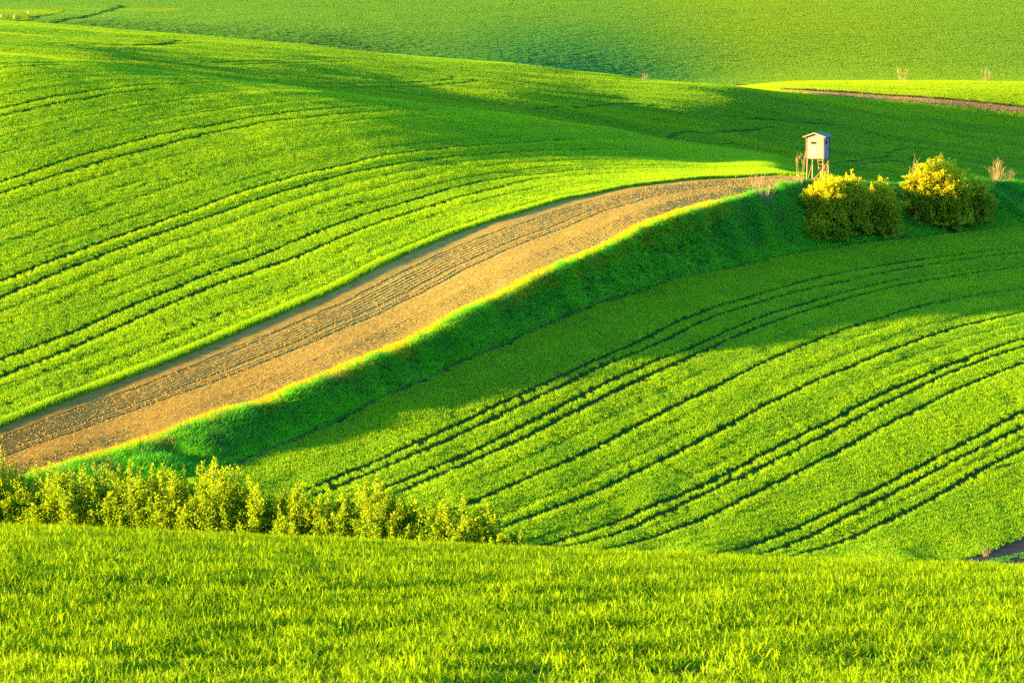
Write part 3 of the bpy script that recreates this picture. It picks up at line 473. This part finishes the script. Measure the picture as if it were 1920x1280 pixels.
# lower right field, below the bank
c_mid = patch_set('field_wheat', 5, M['wheat'], n=60, size=.29, hmin=.08, hmax=.27, w=.018, lean=.4, droop=.4, segs=2)
x, y = scatter(170, 290, .33)
k = sdist(BX, x, y) > .68
x, y = x[k], y[k]
dl = udist(SM['R'], x, y); dt = udist(SM['RT'], x, y)
ragged = .22 + .02 * (fbm(x / .8, y / .8, 51) - .5) + .08 * fbm(x / 7, y / 7, 52)
k = (dl > ragged) & (sdist([(CN[0][0] - 30, CN[0][1] - 12)] + list(CN) + [(60, CN[-1][1] + 12)], x, y) < -.1) & ((dt > .2) | (rng.random(len(x)) > .5))
k0 = k
x, y = x[k], y[k]
s = rowfield([SM['R'][i] for i in (0, 2, 4, 5, 6, 8, 9, 11)], x, y) * 1.6
streak = fbm(s * 5, x * .03, 53)
hgt = .70 + .38 * fbm(x / 2.0, y / 2.6, 54) + .22 * streak - .30 * sstep(.60, .75, fbm(x / 3.2, y / 5.5, 55))
SR = SM['R']; fine = []
for l0, l1, ws in ((SR[3], SR[4], (.5,)), (SR[4], SR[5], (.33, .66)), (SR[5], SR[6], (.4, .7)), (SR[8], SR[9], (.3, .6)), (SR[10], SR[11], (.5,))):
    fine += [between(l0, l1, w) for w in ws]
dip = 0
for q, l in enumerate(fine):
    dip = np.maximum(dip, np.exp(-(sdist(l, x, y) / .2) ** 2) * sstep(.42, .62, fbm(x / 9 + 5 * q, y / 9, 57)))
hgt = hgt * (1 - .55 * dip)
trim = np.clip((dl[k0] - .20) / .30, .55, 1)
crop('wheat_crop', 'green wheat with tramlines in the field below the grassy bank', 'wheat', x, y, c_mid, .10 + .45 * fbm(x / 3, y / 3, 56) + .3 * streak, (.95 + .25 * rng.random(len(x))) * trim, hgt)

# big left field above the ploughed strip
x, y = scatter(196, 350, .36)
k = sdist(EX, x, y) < -.12
x, y = x[k], y[k]
dl = udist(SM['L'], x, y); dt = udist(SM['LT'], x, y)
ragged = .23 + .02 * (fbm(x / .8, y / .8, 61) - .5) + .08 * fbm(x / 7, y / 7, 62)
k = (dl > ragged) & ((dt > .22) | (rng.random(len(x)) > .55))
x, y, dl = x[k], y[k], dl[k]
# extra rows, set taller, added along the field edge to deepen its shadow
ne = 1500; ee = resample(E, ne); tn = np.gradient(ee, axis=0); tn /= np.hypot(*tn.T)[:, None]
ex_ = np.concatenate([ee[:, 0] - tn[:, 1] * q for q in (.14, .30)]); ey_ = np.concatenate([ee[:, 1] + tn[:, 0] * q for q in (.14, .30)])
x = np.r_[x, ex_ + rng.normal(0, .05, 2 * ne)]; y = np.r_[y, ey_ + rng.normal(0, .05, 2 * ne)]; dl = np.r_[dl, np.full(2 * ne, 9.)]
s = rowfield([SM['L'][i] for i in (1, 3, 5, 7)] + [smooth(E, 4)], x, y) * 2.2
streak = fbm(s * 4.2, x * .02, 63)
hgt = .66 + .30 * fbm(x / 2.4, y / 3, 64) + .40 * streak + .5 * (1 - sstep(.2, 1.1, -sdist(EX, x, y)))
SL = SM['L']; fine = []
for l0, l1, ws in ((SL[2], SL[3], (.35, .7)), (SL[4], SL[5], (.2, .42, .62, .84)), (SL[6], SL[7], (.25, .5, .78)), (SL[8], smooth(E, 4), (.3, .6, .85))):
    fine += [between(l0, l1, w) for w in ws]
dip = 0
for q, l in enumerate(fine):
    dip = np.maximum(dip, np.exp(-(sdist(l, x, y) / .2) ** 2) * sstep(.34, .55, fbm(x / 11 + 7 * q, y / 11, 67)))
hgt = hgt * (1 - .6 * dip)
trim = np.clip((dl - .20) / .30, .55, 1)
crop('wheat_crop', 'bright green wheat with tramlines covering the big left hillside', 'wheat', x, y, c_mid, .12 + .4 * fbm(x / 3, y / 3, 66) + .4 * streak, (1.0 + .25 * rng.random(len(x))) * trim, hgt)

# the hollow behind the ridge and the second ridge
c_far = patch_set('ridge_wheat', 5, M['wheat_far'], n=110, size=.75, hmin=.14, hmax=.27, w=.03, lean=.4, droop=.4, segs=2)
x, y = scatter(350, 648, .72)
D = np.hypot(x, y)
edge = [(p[0], p[1]) for p in RIDGEFIELD_EDGE]
inpath = (sdist([p[:2] for p in TRACKA], x, y) > 0) & (sdist([p[:2] for p in TRACKB], x, y) < 0) & (x > TRACKA[0][0])
dl = udist(SM['MID'], x, y)
k = (dl > .62) & ~inpath
x, y = x[k], y[k]
bright = sstep(-3, 3, -sdist([p[:2] for p in SHADE], x, y)) * sstep(0, 6, x - SHADE[0][0])  # sunlit side of the shade line put into the crop tint
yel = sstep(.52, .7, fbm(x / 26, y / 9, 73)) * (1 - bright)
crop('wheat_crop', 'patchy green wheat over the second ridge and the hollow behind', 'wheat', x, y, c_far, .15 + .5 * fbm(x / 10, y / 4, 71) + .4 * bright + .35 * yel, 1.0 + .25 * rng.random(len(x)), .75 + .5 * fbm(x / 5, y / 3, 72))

# far hillside
c_hill = patch_set('hill_wheat', 4, M['wheat_hill'], n=300, size=1.8, hmin=.09, hmax=.13, w=.06, lean=.9, droop=.5, segs=2)
x, y = scatter(648, 1120, 1.7)
dl = udist(SM['FAR'], x, y)
k = dl > 1.2
x, y = x[k], y[k]
inc = (sdist([p[:2] for p in FARCORNER] + [FARCORNER[0][:2]], x, y) > 0) & (x < -80)
crop('wheat_crop', 'pale green young wheat on the far hillside', 'wheat', x, y, c_hill, .45 + .15 * fbm(x / 60, y / 40, 81) + .12 * fbm(x / 90, y / 5, 83) + .3 * sstep(20, 60, x) * (1 - .6 * sstep(75, 120, x)) - .45 * np.exp(-((x - 12) / 28) ** 2) * (1 - sstep(680, 860, y)) + .5 * inc, 1.0 + .25 * rng.random(len(x)), .8 + .3 * fbm(x / 14, y / 8, 82))

# long grass of the bank
c_bank = patch_set('bank_grass', 5, M['bank_grass'], n=46, size=.30, hmin=.25, hmax=.62, w=.016, lean=.55, droop=.8, segs=3)
x, y = scatter(192, 306, .24)
dT = sdist(TX, x, y); dB = sdist(BX, x, y)
k = (dT > -.15) & (dB < .02)
x, y, dT, dB = x[k], y[k], dT[k], dB[k]
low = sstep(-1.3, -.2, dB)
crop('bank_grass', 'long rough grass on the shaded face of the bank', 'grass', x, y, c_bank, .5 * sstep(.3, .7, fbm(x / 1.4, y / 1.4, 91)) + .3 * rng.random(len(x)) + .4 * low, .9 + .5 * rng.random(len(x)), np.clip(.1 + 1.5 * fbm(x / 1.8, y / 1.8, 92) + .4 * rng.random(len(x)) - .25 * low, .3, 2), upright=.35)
pk = (fbm(x / 3, y / 3, 97) > .56) & (rng.random(len(x)) > .6) & (low < .5)
c_straw = patch_set('straw', 3, M['dry_grass'], n=12, size=.2, hmin=.4, hmax=.85, w=.008, lean=.3, droop=.4)
crop('dry_stalks', 'scattered pale dry stalks standing in the bank grass', 'grass', x[pk], y[pk], c_straw, .2 + .6 * rng.random(pk.sum()), 1., .9, count=3)
c_rim = patch_set('rim_grass', 4, M['rim_grass'], n=34, size=.24, hmin=.14, hmax=.46, w=.014, lean=.45, droop=.6, segs=2)
x, y = scatter(192, 306, .19)
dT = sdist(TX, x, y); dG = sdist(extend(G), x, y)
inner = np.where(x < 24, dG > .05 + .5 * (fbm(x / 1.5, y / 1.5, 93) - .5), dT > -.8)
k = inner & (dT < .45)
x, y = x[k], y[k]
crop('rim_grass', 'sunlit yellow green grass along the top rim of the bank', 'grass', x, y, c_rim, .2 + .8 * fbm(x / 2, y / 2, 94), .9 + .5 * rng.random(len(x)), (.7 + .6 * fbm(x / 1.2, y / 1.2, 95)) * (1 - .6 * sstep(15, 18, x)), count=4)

x, y = scatter(172, 200, .3)
dc = -sdist(ca, x, y)
k = (sdist(ca, x, y) > 1.3) & (sdist(ca, x, y) < 2.2) & (x > CORNER[0][0]) & (rng.random(len(x)) > .35)
crop('track_grass', 'strip of low grass between the ruts of the grey farm track', 'grass', x[k], y[k], c_bank, .5, .7, .35)

# straw and brown weeds along the path in the far field
c_dry = patch_set('dry_grass', 3, M['dry_grass'], n=60, size=.7, hmin=.2, hmax=.5, w=.03, lean=.4, droop=.5)
c_weed = patch_set('brown_weed', 3, M['weed'], n=60, size=.7, hmin=.3, hmax=.8, w=.04, lean=.4, droop=.4)
x, y = scatter(400, 640, .6)
a = sdist([p[:2] for p in TRACKA], x, y); b = sdist([p[:2] for p in TRACKB], x, y); on = x > TRACKA[0][0]
k = on & (a > .3) & (b < -.3)
crop('dry_grass', 'straw coloured dry grass along the far field path', 'grass', x[k], y[k], c_dry, .3 + .7 * rng.random(k.sum()), 1., .8, count=3)
k = on & (np.abs(a) < .55 + .6 * (fbm(x / 3, y / 3, 96) - .5)) & (rng.random(len(x)) > .25)
crop('brown_weed', 'brown weeds edging the far field path', 'weeds', x[k], y[k], c_weed, .3 + .7 * rng.random(k.sum()), 1., .9, count=3)

# soil clods on the ploughed strip
def clod_mesh(seed):
    r = np.random.default_rng(seed); v = []
    for a in range(3):
        for b in range(6):
            la = (-.6, .1, .75)[a]; lo = b / 6 * 2 * math.pi + a * .5
            q = .75 + .5 * r.random(); v.append((math.cos(la) * math.cos(lo) * q, math.cos(la) * math.sin(lo) * q, math.sin(la) * q * .75))
    v.append((0, 0, .8)); f3 = []; f4 = []
    for a in range(2):
        for b in range(6): f4.append((a * 6 + b, a * 6 + (b + 1) % 6, a * 6 + 6 + (b + 1) % 6, a * 6 + 6 + b))
    for b in range(6): f3.append((12 + b, 12 + (b + 1) % 6, 18))
    me = mesh_np('clod', v, f4, f3); fattr(me, 'leaf', np.full(19, .5)); return me
c_clod = bpy.data.collections.new('clods')
for k in range(4): c_clod.objects.link(obj('clod', clod_mesh(k), M['clod'], link=False))
N = 26000
ia = rng.integers(0, NA, N); tb = rng.random(N) ** .9; tb = .14 + .88 * tb
x = Ew[ia, 0] * (1 - tb) + Gw[ia, 0] * tb + rng.normal(0, .08, N); y = Ew[ia, 1] * (1 - tb) + Gw[ia, 1] * tb + rng.normal(0, .08, N)
sc = .014 + .035 * rng.random(N) ** 3
crop('soil_clods', 'loose soil clods strewn over the ploughed strip', 'soil', x, y, c_clod, .5, sc, sc, lift=.02, upright=0)

# ------------------------------------------------------------------ shrubs
def tube(path, r0, r1, sides=5):
    p = np.array(path, float); n = len(p); V = []
    for i in range(n):
        d = p[min(i + 1, n - 1)] - p[max(i - 1, 0)]; d /= np.linalg.norm(d) + 1e-9
        a = np.cross(d, (0.3, .9, .2)); a /= np.linalg.norm(a); b = np.cross(d, a); r = r0 + (r1 - r0) * i / (n - 1)
        for k in range(sides):
            t = 2 * math.pi * k / sides; V.append(p[i] + r * (a * math.cos(t) + b * math.sin(t)))
    F = [(i * sides + k, i * sides + (k + 1) % sides, (i + 1) * sides + (k + 1) % sides, (i + 1) * sides + k) for i in range(n - 1) for k in range(sides)]
    return V, F
def merge(parts):
    V = []; F = []
    for v, f in parts:
        o = len(V); V.extend(v); F.extend([tuple(i + o for i in q) for q in f])
    return V, F
def leaf_cards(cen, dirs, size, r):
    n = len(cen); u = r.normal(size=(n, 3)); u /= np.linalg.norm(u, axis=1)[:, None]
    u = u * .8 + dirs * .6; u /= np.linalg.norm(u, axis=1)[:, None]
    w = np.cross(u, r.normal(size=(n, 3))); w /= np.linalg.norm(w, axis=1)[:, None] + 1e-9
    s = size * (.6 + .8 * r.random(n))[:, None]
    V = np.stack([cen - u * s * .2, cen + w * s * .34 + u * s * .35, cen + u * s, cen - w * s * .34 + u * s * .35], 1).reshape(-1, 3)
    return V, np.arange(n * 4).reshape(-1, 4)
def shrub(name, label, base, height, radius, seed, mat, stems=16, per=120, leaf=.11, upright=.7, group=None, category='shrub', skirt=.35, tintlo=0., twigs=4, even=.72, lit_ramp=(.15, .6, 1.5)):
    r = np.random.default_rng(seed)
    root = bpy.data.objects.new(name, None); COL.objects.link(root); root.location = base; root.empty_display_size = .3
    tag(root, label, category, group)
    wood = []; C = []; Dd = []; S = []
    for s in range(stems):
        az = r.random() * 2 * math.pi; rr = radius * math.sqrt(r.random()); tall = height * (1 - .42 * (rr / radius) ** 2) * (even + (1 - even) * r.random())
        if s == 0: rr = 0.1; tall = height
        top = np.array([math.cos(az) * rr, math.sin(az) * rr, tall]); mid = np.array([math.cos(az) * rr * (.75 if upright > .5 else .6), math.sin(az) * rr * (.75 if upright > .5 else .6), tall * .5])
        root_p = np.array([math.cos(az) * rr * .25, math.sin(az) * rr * .25, -.1])
        path = [root_p, (root_p + mid) / 2 + r.normal(0, .05, 3), mid + r.normal(0, .07, 3), (mid + top) / 2 + r.normal(0, .06, 3), top]
        wood.append(tube(path, .035 * height / 3.5, .008, 4))
        twl = [(np.array(path), 1.0)]
        for q in range(twigs):
            t = .25 + .6 * r.random(); i = int(t * 4); b = path[i] + (path[i + 1] - path[i]) * (t * 4 - i)
            a2 = r.random() * 2 * math.pi; ln = height * (.12 + .16 * r.random())
            e = b + ln * np.array([math.cos(a2) * (1 - upright * .6), math.sin(a2) * (1 - upright * .6), .35 + upright * .8 * r.random()])
            tp = [b, (b + e) / 2 + r.normal(0, .03, 3), e]
            wood.append(tube(tp, .012, .005, 3)); twl.append((np.array(tp), .55))
        tint = r.random()
        for pts, share in twl:
            n = int(per * share); m = len(pts) - 1
            t = (skirt * .5 + (1 - skirt * .5) * r.random(n)) if share == 1 else r.random(n)
            i = np.minimum((t * m).astype(int), m - 1); f = (t * m - i)[:, None]
            p = pts[i] * (1 - f) + pts[i + 1] * f
            spread = (.05 + .13 * (1 - t)) * (height / 3.5) * (1.25 - .5 * upright)
            p = p + r.normal(size=(n, 3)) * spread[:, None] * np.array([1, 1, .8])
            dv = np.repeat((pts[-1] - pts[0])[None], n, 0); dv = dv / np.linalg.norm(dv, axis=1)[:, None]
            C.append(p); Dd.append(dv); S.append(np.clip(tintlo + lit_ramp[0] + lit_ramp[1] * np.clip(p[:, 2] / height, 0, 1) ** lit_ramp[2] + .3 * (tint - .5), 0, 1))  # leaf tint painted sunlit towards the top, shaded towards the base
    V, F = merge(wood); obj('branches', mesh_np('branches', V, F), M['bark'], root)['kind'] = 'stuff'
    C = np.concatenate(C); Dd = np.concatenate(Dd); S = np.concatenate(S)
    # low leafy skirt
    n = int(len(C) * skirt); th = r.random(n) * 2 * math.pi; q = np.sqrt(r.random(n)); hz = r.random(n)
    clump = np.c_[np.cos(th) * q * radius * (1.05 - .35 * hz), np.sin(th) * q * radius * (1.05 - .35 * hz), hz * height * .62]
    clump += (vnoise(clump[:, 0] * 2.2, clump[:, 2] * 2.2, seed)[:, None] - .5) * .5
    k = fbm(clump[:, 0] * 1.6 + seed, clump[:, 2] * 1.6 + clump[:, 1], seed) > .42
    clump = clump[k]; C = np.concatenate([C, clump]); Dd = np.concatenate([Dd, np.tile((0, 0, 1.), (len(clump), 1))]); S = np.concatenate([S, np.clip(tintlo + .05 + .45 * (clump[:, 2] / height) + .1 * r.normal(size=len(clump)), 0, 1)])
    C[:, 2] = np.maximum(C[:, 2], .03)
    V, F = leaf_cards(C, Dd, leaf, r); me = mesh_np('foliage', V, F)
    fattr(me, 'lit_tint', np.repeat(S, 4)); fattr(me, 'leaf', np.repeat(r.random(len(C)), 4))
    obj('foliage', me, mat, root)['kind'] = 'stuff'; return root
HEDGE_HINT = ['at the left frame edge', 'beside the ploughed strip']
hl = len(HEDGE)
marks = ['left of the ploughed corner', 'at the left edge of the picture', 'below the ploughed strip', 'below the foot of the bank', 'below the shaded wheat', 'below the first tramline', 'at the right end of the hedge']
units = ['', 'first', 'second', 'third', 'fourth', 'fifth', 'sixth', 'seventh', 'eighth', 'ninth', 'tenth', 'eleventh', 'twelfth', 'thirteenth', 'fourteenth', 'fifteenth', 'sixteenth', 'seventeenth', 'eighteenth', 'nineteenth']
ordinal = units[1:] + ['twentieth'] + ['twenty-' + q for q in units[1:10]] + ['thirtieth'] + ['thirty-' + q for q in units[1:10]]
HEDGE_V = HEDGE
for i, (hx, hy, hh) in enumerate(HEDGE_V):
    lab = 'leafy yellow green hedge shrub, %s from the right end of the hedge' % ordinal[len(HEDGE_V) - 1 - i]
    if i == len(HEDGE_V) - 1: lab = 'small low shrub ending the hedge at its right'
    if i == 0: lab = 'leafy hedge shrub cut off by the left picture edge'
    wide_ = 1.0 + .35 * ((i * 37) % 10) / 10
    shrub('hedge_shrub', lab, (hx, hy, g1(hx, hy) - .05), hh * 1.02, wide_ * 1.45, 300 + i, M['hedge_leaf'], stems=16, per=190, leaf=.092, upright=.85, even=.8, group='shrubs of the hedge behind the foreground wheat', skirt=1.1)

bs = [SPOTS['bush%d' % i] for i in range(10)]
def at(i, dx=0, dy=0):
    x, y = bs[i][0] + dx, bs[i][1] + dy; return (x, y, g1(x, y) - .1)
BG = 'bushes on the bank'
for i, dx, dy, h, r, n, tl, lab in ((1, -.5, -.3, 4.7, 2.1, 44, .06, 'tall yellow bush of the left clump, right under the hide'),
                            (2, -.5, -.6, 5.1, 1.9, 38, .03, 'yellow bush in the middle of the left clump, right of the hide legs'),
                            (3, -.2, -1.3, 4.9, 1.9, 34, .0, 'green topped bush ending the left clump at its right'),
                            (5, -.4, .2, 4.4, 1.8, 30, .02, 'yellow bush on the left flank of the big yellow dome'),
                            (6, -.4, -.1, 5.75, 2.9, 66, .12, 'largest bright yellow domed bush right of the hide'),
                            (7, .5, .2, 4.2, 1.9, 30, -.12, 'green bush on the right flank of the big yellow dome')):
    shrub('yellow_bush', lab, at(i, dx, dy), h, r, 401 + i, M['bush_leaf'], stems=n, per=200, leaf=.125, upright=.2, group=BG, category='bush', skirt=.6, tintlo=tl + .06, twigs=6, even=.88, lit_ramp=(.05, .85, 2.2))
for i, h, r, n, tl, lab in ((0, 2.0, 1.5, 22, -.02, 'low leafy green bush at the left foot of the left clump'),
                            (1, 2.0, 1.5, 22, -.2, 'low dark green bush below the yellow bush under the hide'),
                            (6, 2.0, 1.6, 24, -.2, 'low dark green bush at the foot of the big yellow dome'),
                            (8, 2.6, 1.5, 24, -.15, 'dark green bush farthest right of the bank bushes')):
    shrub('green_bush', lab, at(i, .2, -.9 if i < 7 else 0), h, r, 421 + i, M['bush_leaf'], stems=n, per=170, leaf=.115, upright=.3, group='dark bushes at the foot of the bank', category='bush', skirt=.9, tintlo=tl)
shrub('dark_shrub', 'small dark bluish shrub between the two bush clumps', at(9, .1, -.2), 1.6, 1.3, 407, M['dark_leaf'], stems=16, per=110, leaf=.11, upright=.3, category='shrub', skirt=.9)

def bare(name, label, base, height, radius, seed, stems, mat, lean=0., thick=.02, group=None, category='shrub', fork=3):
    r = np.random.default_rng(seed)
    root = bpy.data.objects.new(name, None); COL.objects.link(root); root.location = base; root.empty_display_size = .3; tag(root, label, category, group)
    main = []; tw = []
    for s in range(stems):
        az = r.random() * 2 * math.pi; rr = radius * (.3 + .7 * r.random()); h = height * (.6 + .4 * r.random())
        b = np.array([math.cos(az) * rr * .35, math.sin(az) * rr * .35, -.1]); e = np.array([math.cos(az) * rr + lean * h, math.sin(az) * rr, h])
        m = b * .45 + e * .55 + np.r_[r.normal(0, .06, 2), 0]
        main.append(tube([b, (b + m) / 2, m, e], thick, thick * .35, 4))
        for q in range(fork):
            t = .35 + .55 * r.random(); p = m * (1 - t) + e * t if t > .5 else b * (1 - t) + m * t
            d = np.array([r.normal(0, .5), r.normal(0, .5), .8 + .5 * r.random()]); d /= np.linalg.norm(d); ln = height * (.15 + .2 * r.random())
            q2 = p + d * ln; tw.append(tube([p, (p + q2) / 2 + r.normal(0, .03, 3), q2], thick * .55, thick * .25, 3))
    V, F = merge(main); obj('stems', mesh_np('stems', V, F), mat, root)['kind'] = 'stuff'
    V, F = merge(tw); obj('twigs', mesh_np('twigs', V, F), mat, root)['kind'] = 'stuff'; return root
def on(x, y, dz=-.03): return (x, y, g1(x, y) + dz)
S_ = SPOTS
bare('bare_shrub', 'leafless pale shrub on the shaded bank left of the hide', on(S_['bareA'][0], S_['bareA'][1]), 2.2, 1.3, 501, 26, M['pale_bark'], .1, .024)
bare('bare_shrub', 'leafless twigs standing at the tip of the ploughed strip', on(S_['bareA2'][0], S_['bareA2'][1]), 1.1, 1.0, 502, 14, M['pale_bark'], 0, .012)
bare('bare_sapling', 'slim leafless forked sapling beside the left leg of the hide', on(S_['sapling'][0] - .15, S_['sapling'][1]), 2.75, .75, 503, 4, M['pale_bark'], 0, .035, category='sapling', fork=5)
bare('bare_shrub', 'dead forked branches rising left of the large yellow bush', on(S_['bareB'][0], S_['bareB'][1]), 2.6, .7, 504, 4, M['pale_bark'], .05, .03)
bare('bare_shrub', 'tall leafless brush of straight pale stems right of the yellow bush', on(S_['bareC'][0], S_['bareC'][1]), 2.3, .8, 505, 20, M['pale_bark'], 0, .02)
bare('bare_shrub', 'lower leafless brush near the right picture edge', on(S_['bareC2'][0], S_['bareC2'][1]), 1.4, .8, 506, 16, M['pale_bark'], 0, .016)
bare('bare_shrub', 'tiny pale bare shrub alone on the second ridge', on(S_['bareD'][0], S_['bareD'][1]), 1.3, 1.0, 507, 12, M['pale_bark'], 0, .025)
bare('bare_shrub', 'faint bare tree at the far field edge above the yellow bush', on(S_['bareE'][0], S_['bareE'][1] + 4), 2.6, 1.4, 508, 12, M['pale_bark'], 0, .03, category='tree')
bare('bare_shrub', 'bare tree at the far field edge near the right side', on(S_['bareF'][0], S_['bareF'][1] + 4), 2.4, 1.2, 509, 12, M['pale_bark'], 0, .035, category='tree')
bare('dry_stalks', 'small dry brown stalks by the farm track corner', on(S_['twig'][0], S_['twig'][1]), .8, .35, 510, 7, M['pale_bark'], 0, .012, category='weed')

# ------------------------------------------------------------------ raised hide
def box_mesh(name, cx, cy, cz, sx_, sy_, sz_, bev=.0):
    x0, x1, y0, y1, z0, z1 = cx - sx_ / 2, cx + sx_ / 2, cy - sy_ / 2, cy + sy_ / 2, cz - sz_ / 2, cz + sz_ / 2
    V = [(x0, y0, z0), (x1, y0, z0), (x1, y1, z0), (x0, y1, z0), (x0, y0, z1), (x1, y0, z1), (x1, y1, z1), (x0, y1, z1)]
    F = [(3, 2, 1, 0), (4, 5, 6, 7), (0, 1, 5, 4), (1, 2, 6, 5), (2, 3, 7, 6), (3, 0, 4, 7)]
    me = mesh_np(name, V, F); me.polygons.foreach_set('use_smooth', np.zeros(6, bool)); return me
def prism(name, pts, y0, y1):
    """an xz outline extruded along y"""
    n = len(pts); V = [(p[0], y0, p[1]) for p in pts] + [(p[0], y1, p[1]) for p in pts]
    me = bpy.data.meshes.new(name)
    F = [tuple(range(n)), tuple(range(2 * n - 1, n - 1, -1))] + [(i, i + n, (i + 1) % n + n, (i + 1) % n) for i in range(n)]
    me.from_pydata(V, [], F); me.update(); return me
hide = bpy.data.objects.new('raised_hide', None); COL.objects.link(hide)
tx, ty = SPOTS['tower'][0], SPOTS['tower'][1]
tz = g1(tx, ty)
hide.location = (tx, ty, tz); hide.rotation_euler = (0, 0, math.radians(-24)); hide.scale = (.96, .96, .96); hide.empty_display_size = .5
tag(hide, 'weathered wooden hunting hide on tall poles above the bank', 'hide')
W2, FL, EV, RG = .76, 2.42, 4.34, 4.60
for sx_, sy_ in ((-1, -1), (1, -1), (-1, 1), (1, 1)):
    lx, ly = sx_ * (W2 - .06), sy_ * (W2 - .06)
    V, F = tube([(lx * 1.08, ly * 1.08, -.9), (lx * 1.03, ly * 1.03, 1.2), (lx, ly, FL)], .062, .052, 8)
    obj('leg', mesh_np('leg', V, F), M['beam'], hide)
obj('floor', box_mesh('floor', 0, 0, FL + .04, 2 * W2 + .06, 2 * W2 + .06, .08), M['dark_wood'], hide)
def wall(name, axis, sgn, n):
    wall_ = obj(name, box_mesh(name, 0 if axis == 'y' else sgn * (W2 - .05), sgn * (W2 - .05) if axis == 'y' else 0, (FL + .08 + EV) / 2, 2 * W2 - .1 if axis == 'y' else .03, .03 if axis == 'y' else 2 * W2 - .16, EV - FL - .08), M['dark_wood'], hide)
    pw = 2 * W2 / n
    for i in range(n):
        c = -W2 + pw * (i + .5); jit = (.006, -.004, .003, -.002, .005)[i % 5]
        gab = (RG - EV) * (1 - abs(c) / W2) if axis == 'y' else 0
        top = EV + gab * .92 - .02; bot = FL + .04 + .02 * ((i * 7) % 3)
        if axis == 'y': me = box_mesh('plank', c, sgn * (W2 - .014 + jit), (top + bot) / 2, pw - .014, .028, top - bot)
        else: me = box_mesh('plank', sgn * (W2 - .014 + jit), c, (top + bot) / 2, .028, pw - .014, top - bot)
        obj('plank', me, M['plank'], wall_)
    return wall_
fr = wall('front_wall', 'y', -1, 7); bk = wall('back_wall', 'y', 1, 7); lw = wall('side_wall', 'x', -1, 7); rw = wall('side_wall', 'x', 1, 7)
def opening(cx, cy, cz, w, h, axis):
    o = obj('window', box_mesh('window', cx, cy, cz, w if axis == 'y' else .05, .05 if axis == 'y' else w, h), M['hollow'], hide)
    for dx, dz, ww, hh in ((0, h / 2 + .03, w + .12, .05), (0, -h / 2 - .03, w + .12, .05), (w / 2 + .03, 0, .05, h), (-w / 2 - .03, 0, .05, h)):
        if axis == 'y': me = box_mesh('frame', cx + dx, cy - .012, cz + dz, ww, .06, hh)
        else: me = box_mesh('frame', cx + .012, cy + dx, cz + dz, .06, ww, hh)
        obj('frame', me, M['plank'], o)
opening(-.12, -W2 - .004, 3.78, .46, .20, 'y')
opening(W2 + .004, -.1, 3.80, .5, .26, 'x')
for sx_, sy_ in ((-1, -1), (1, -1), (-1, 1), (1, 1)):
    obj('corner_post', box_mesh('corner_post', sx_ * (W2 + .012), sy_ * (W2 + .012), (FL + EV) / 2, .09, .09, EV - FL), M['dark_wood'], hide)
ov = .26
for s in (-1, 1):
    sl = (RG - EV) / W2
    pts = [(0, RG + .02), (s * (W2 + ov), EV - sl * ov + .02), (s * (W2 + ov), EV - sl * ov + .07), (0, RG + .08)]
    if s > 0: pts = pts[::-1]
    rf = obj('roof_slope', prism('roof_slope', pts, -W2 - .28, W2 + .22), M['felt'], hide)
    bp = [(s * .004, RG - .03), (s * (W2 + ov), EV - sl * ov - .03), (s * (W2 + ov), EV - sl * ov + .018), (s * .004, RG + .018)]
    if s > 0: bp = bp[::-1]
    obj('barge_board', prism('barge_board', bp, -W2 - .31, -W2 - .283), M['beam'], rf)
# braces and ladder
def bar(name, a, b, r, mat, parent):
    V, F = tube([a, ((a[0] + b[0]) / 2, (a[1] + b[1]) / 2, (a[2] + b[2]) / 2), b], r, r, 6); return obj(name, mesh_np(name, V, F), mat, parent)
for s in (-1, 1):
    bar('brace', (s * .72, -.72, .35), (s * .70, .70, 2.1), .03, M['beam'], hide)
bar('brace', (-.72, .72, .4), (.70, .72, 2.1), .03, M['beam'], hide)
lad = bar('ladder_rail', (-.28, 1.5, -.4), (-.28, .82, FL), .035, M['beam'], hide)
lad2 = bar('ladder_rail', (.22, 1.5, -.4), (.22, .82, FL), .035, M['beam'], hide)
for k in range(8):
    t = .12 + k * .115; yy = 1.5 + (.82 - 1.5) * t; zz = -.4 + (FL + .4) * t
    bar('rung', (-.34, yy, zz), (.28, yy, zz), .022, M['beam'], hide)

# marker posts in the far corner
for i, lab in enumerate(('white marker post at the far upper left picture edge', 'tall white marker post, middle of the three on the far slope', 'white marker post farthest right of three on the far slope')):
    x, y, _ = SPOTS['post%d' % i]
    p = bpy.data.objects.new('marker_post', None); COL.objects.link(p); p.location = (x, y, g1(x, y)); tag(p, lab, 'post', 'white marker posts on the far slope')
    V, F = tube([(0, 0, -.2), (0, 0, .3), (0, 0, .62)], .14, .12, 8); obj('shaft', mesh_np('shaft', V, F), M['white'], p)
    V, F = tube([(0, 0, .60), (0, 0, .66), (0, 0, .72)], .16, .05, 8); obj('cap', mesh_np('cap', V, F), M['white'], p)
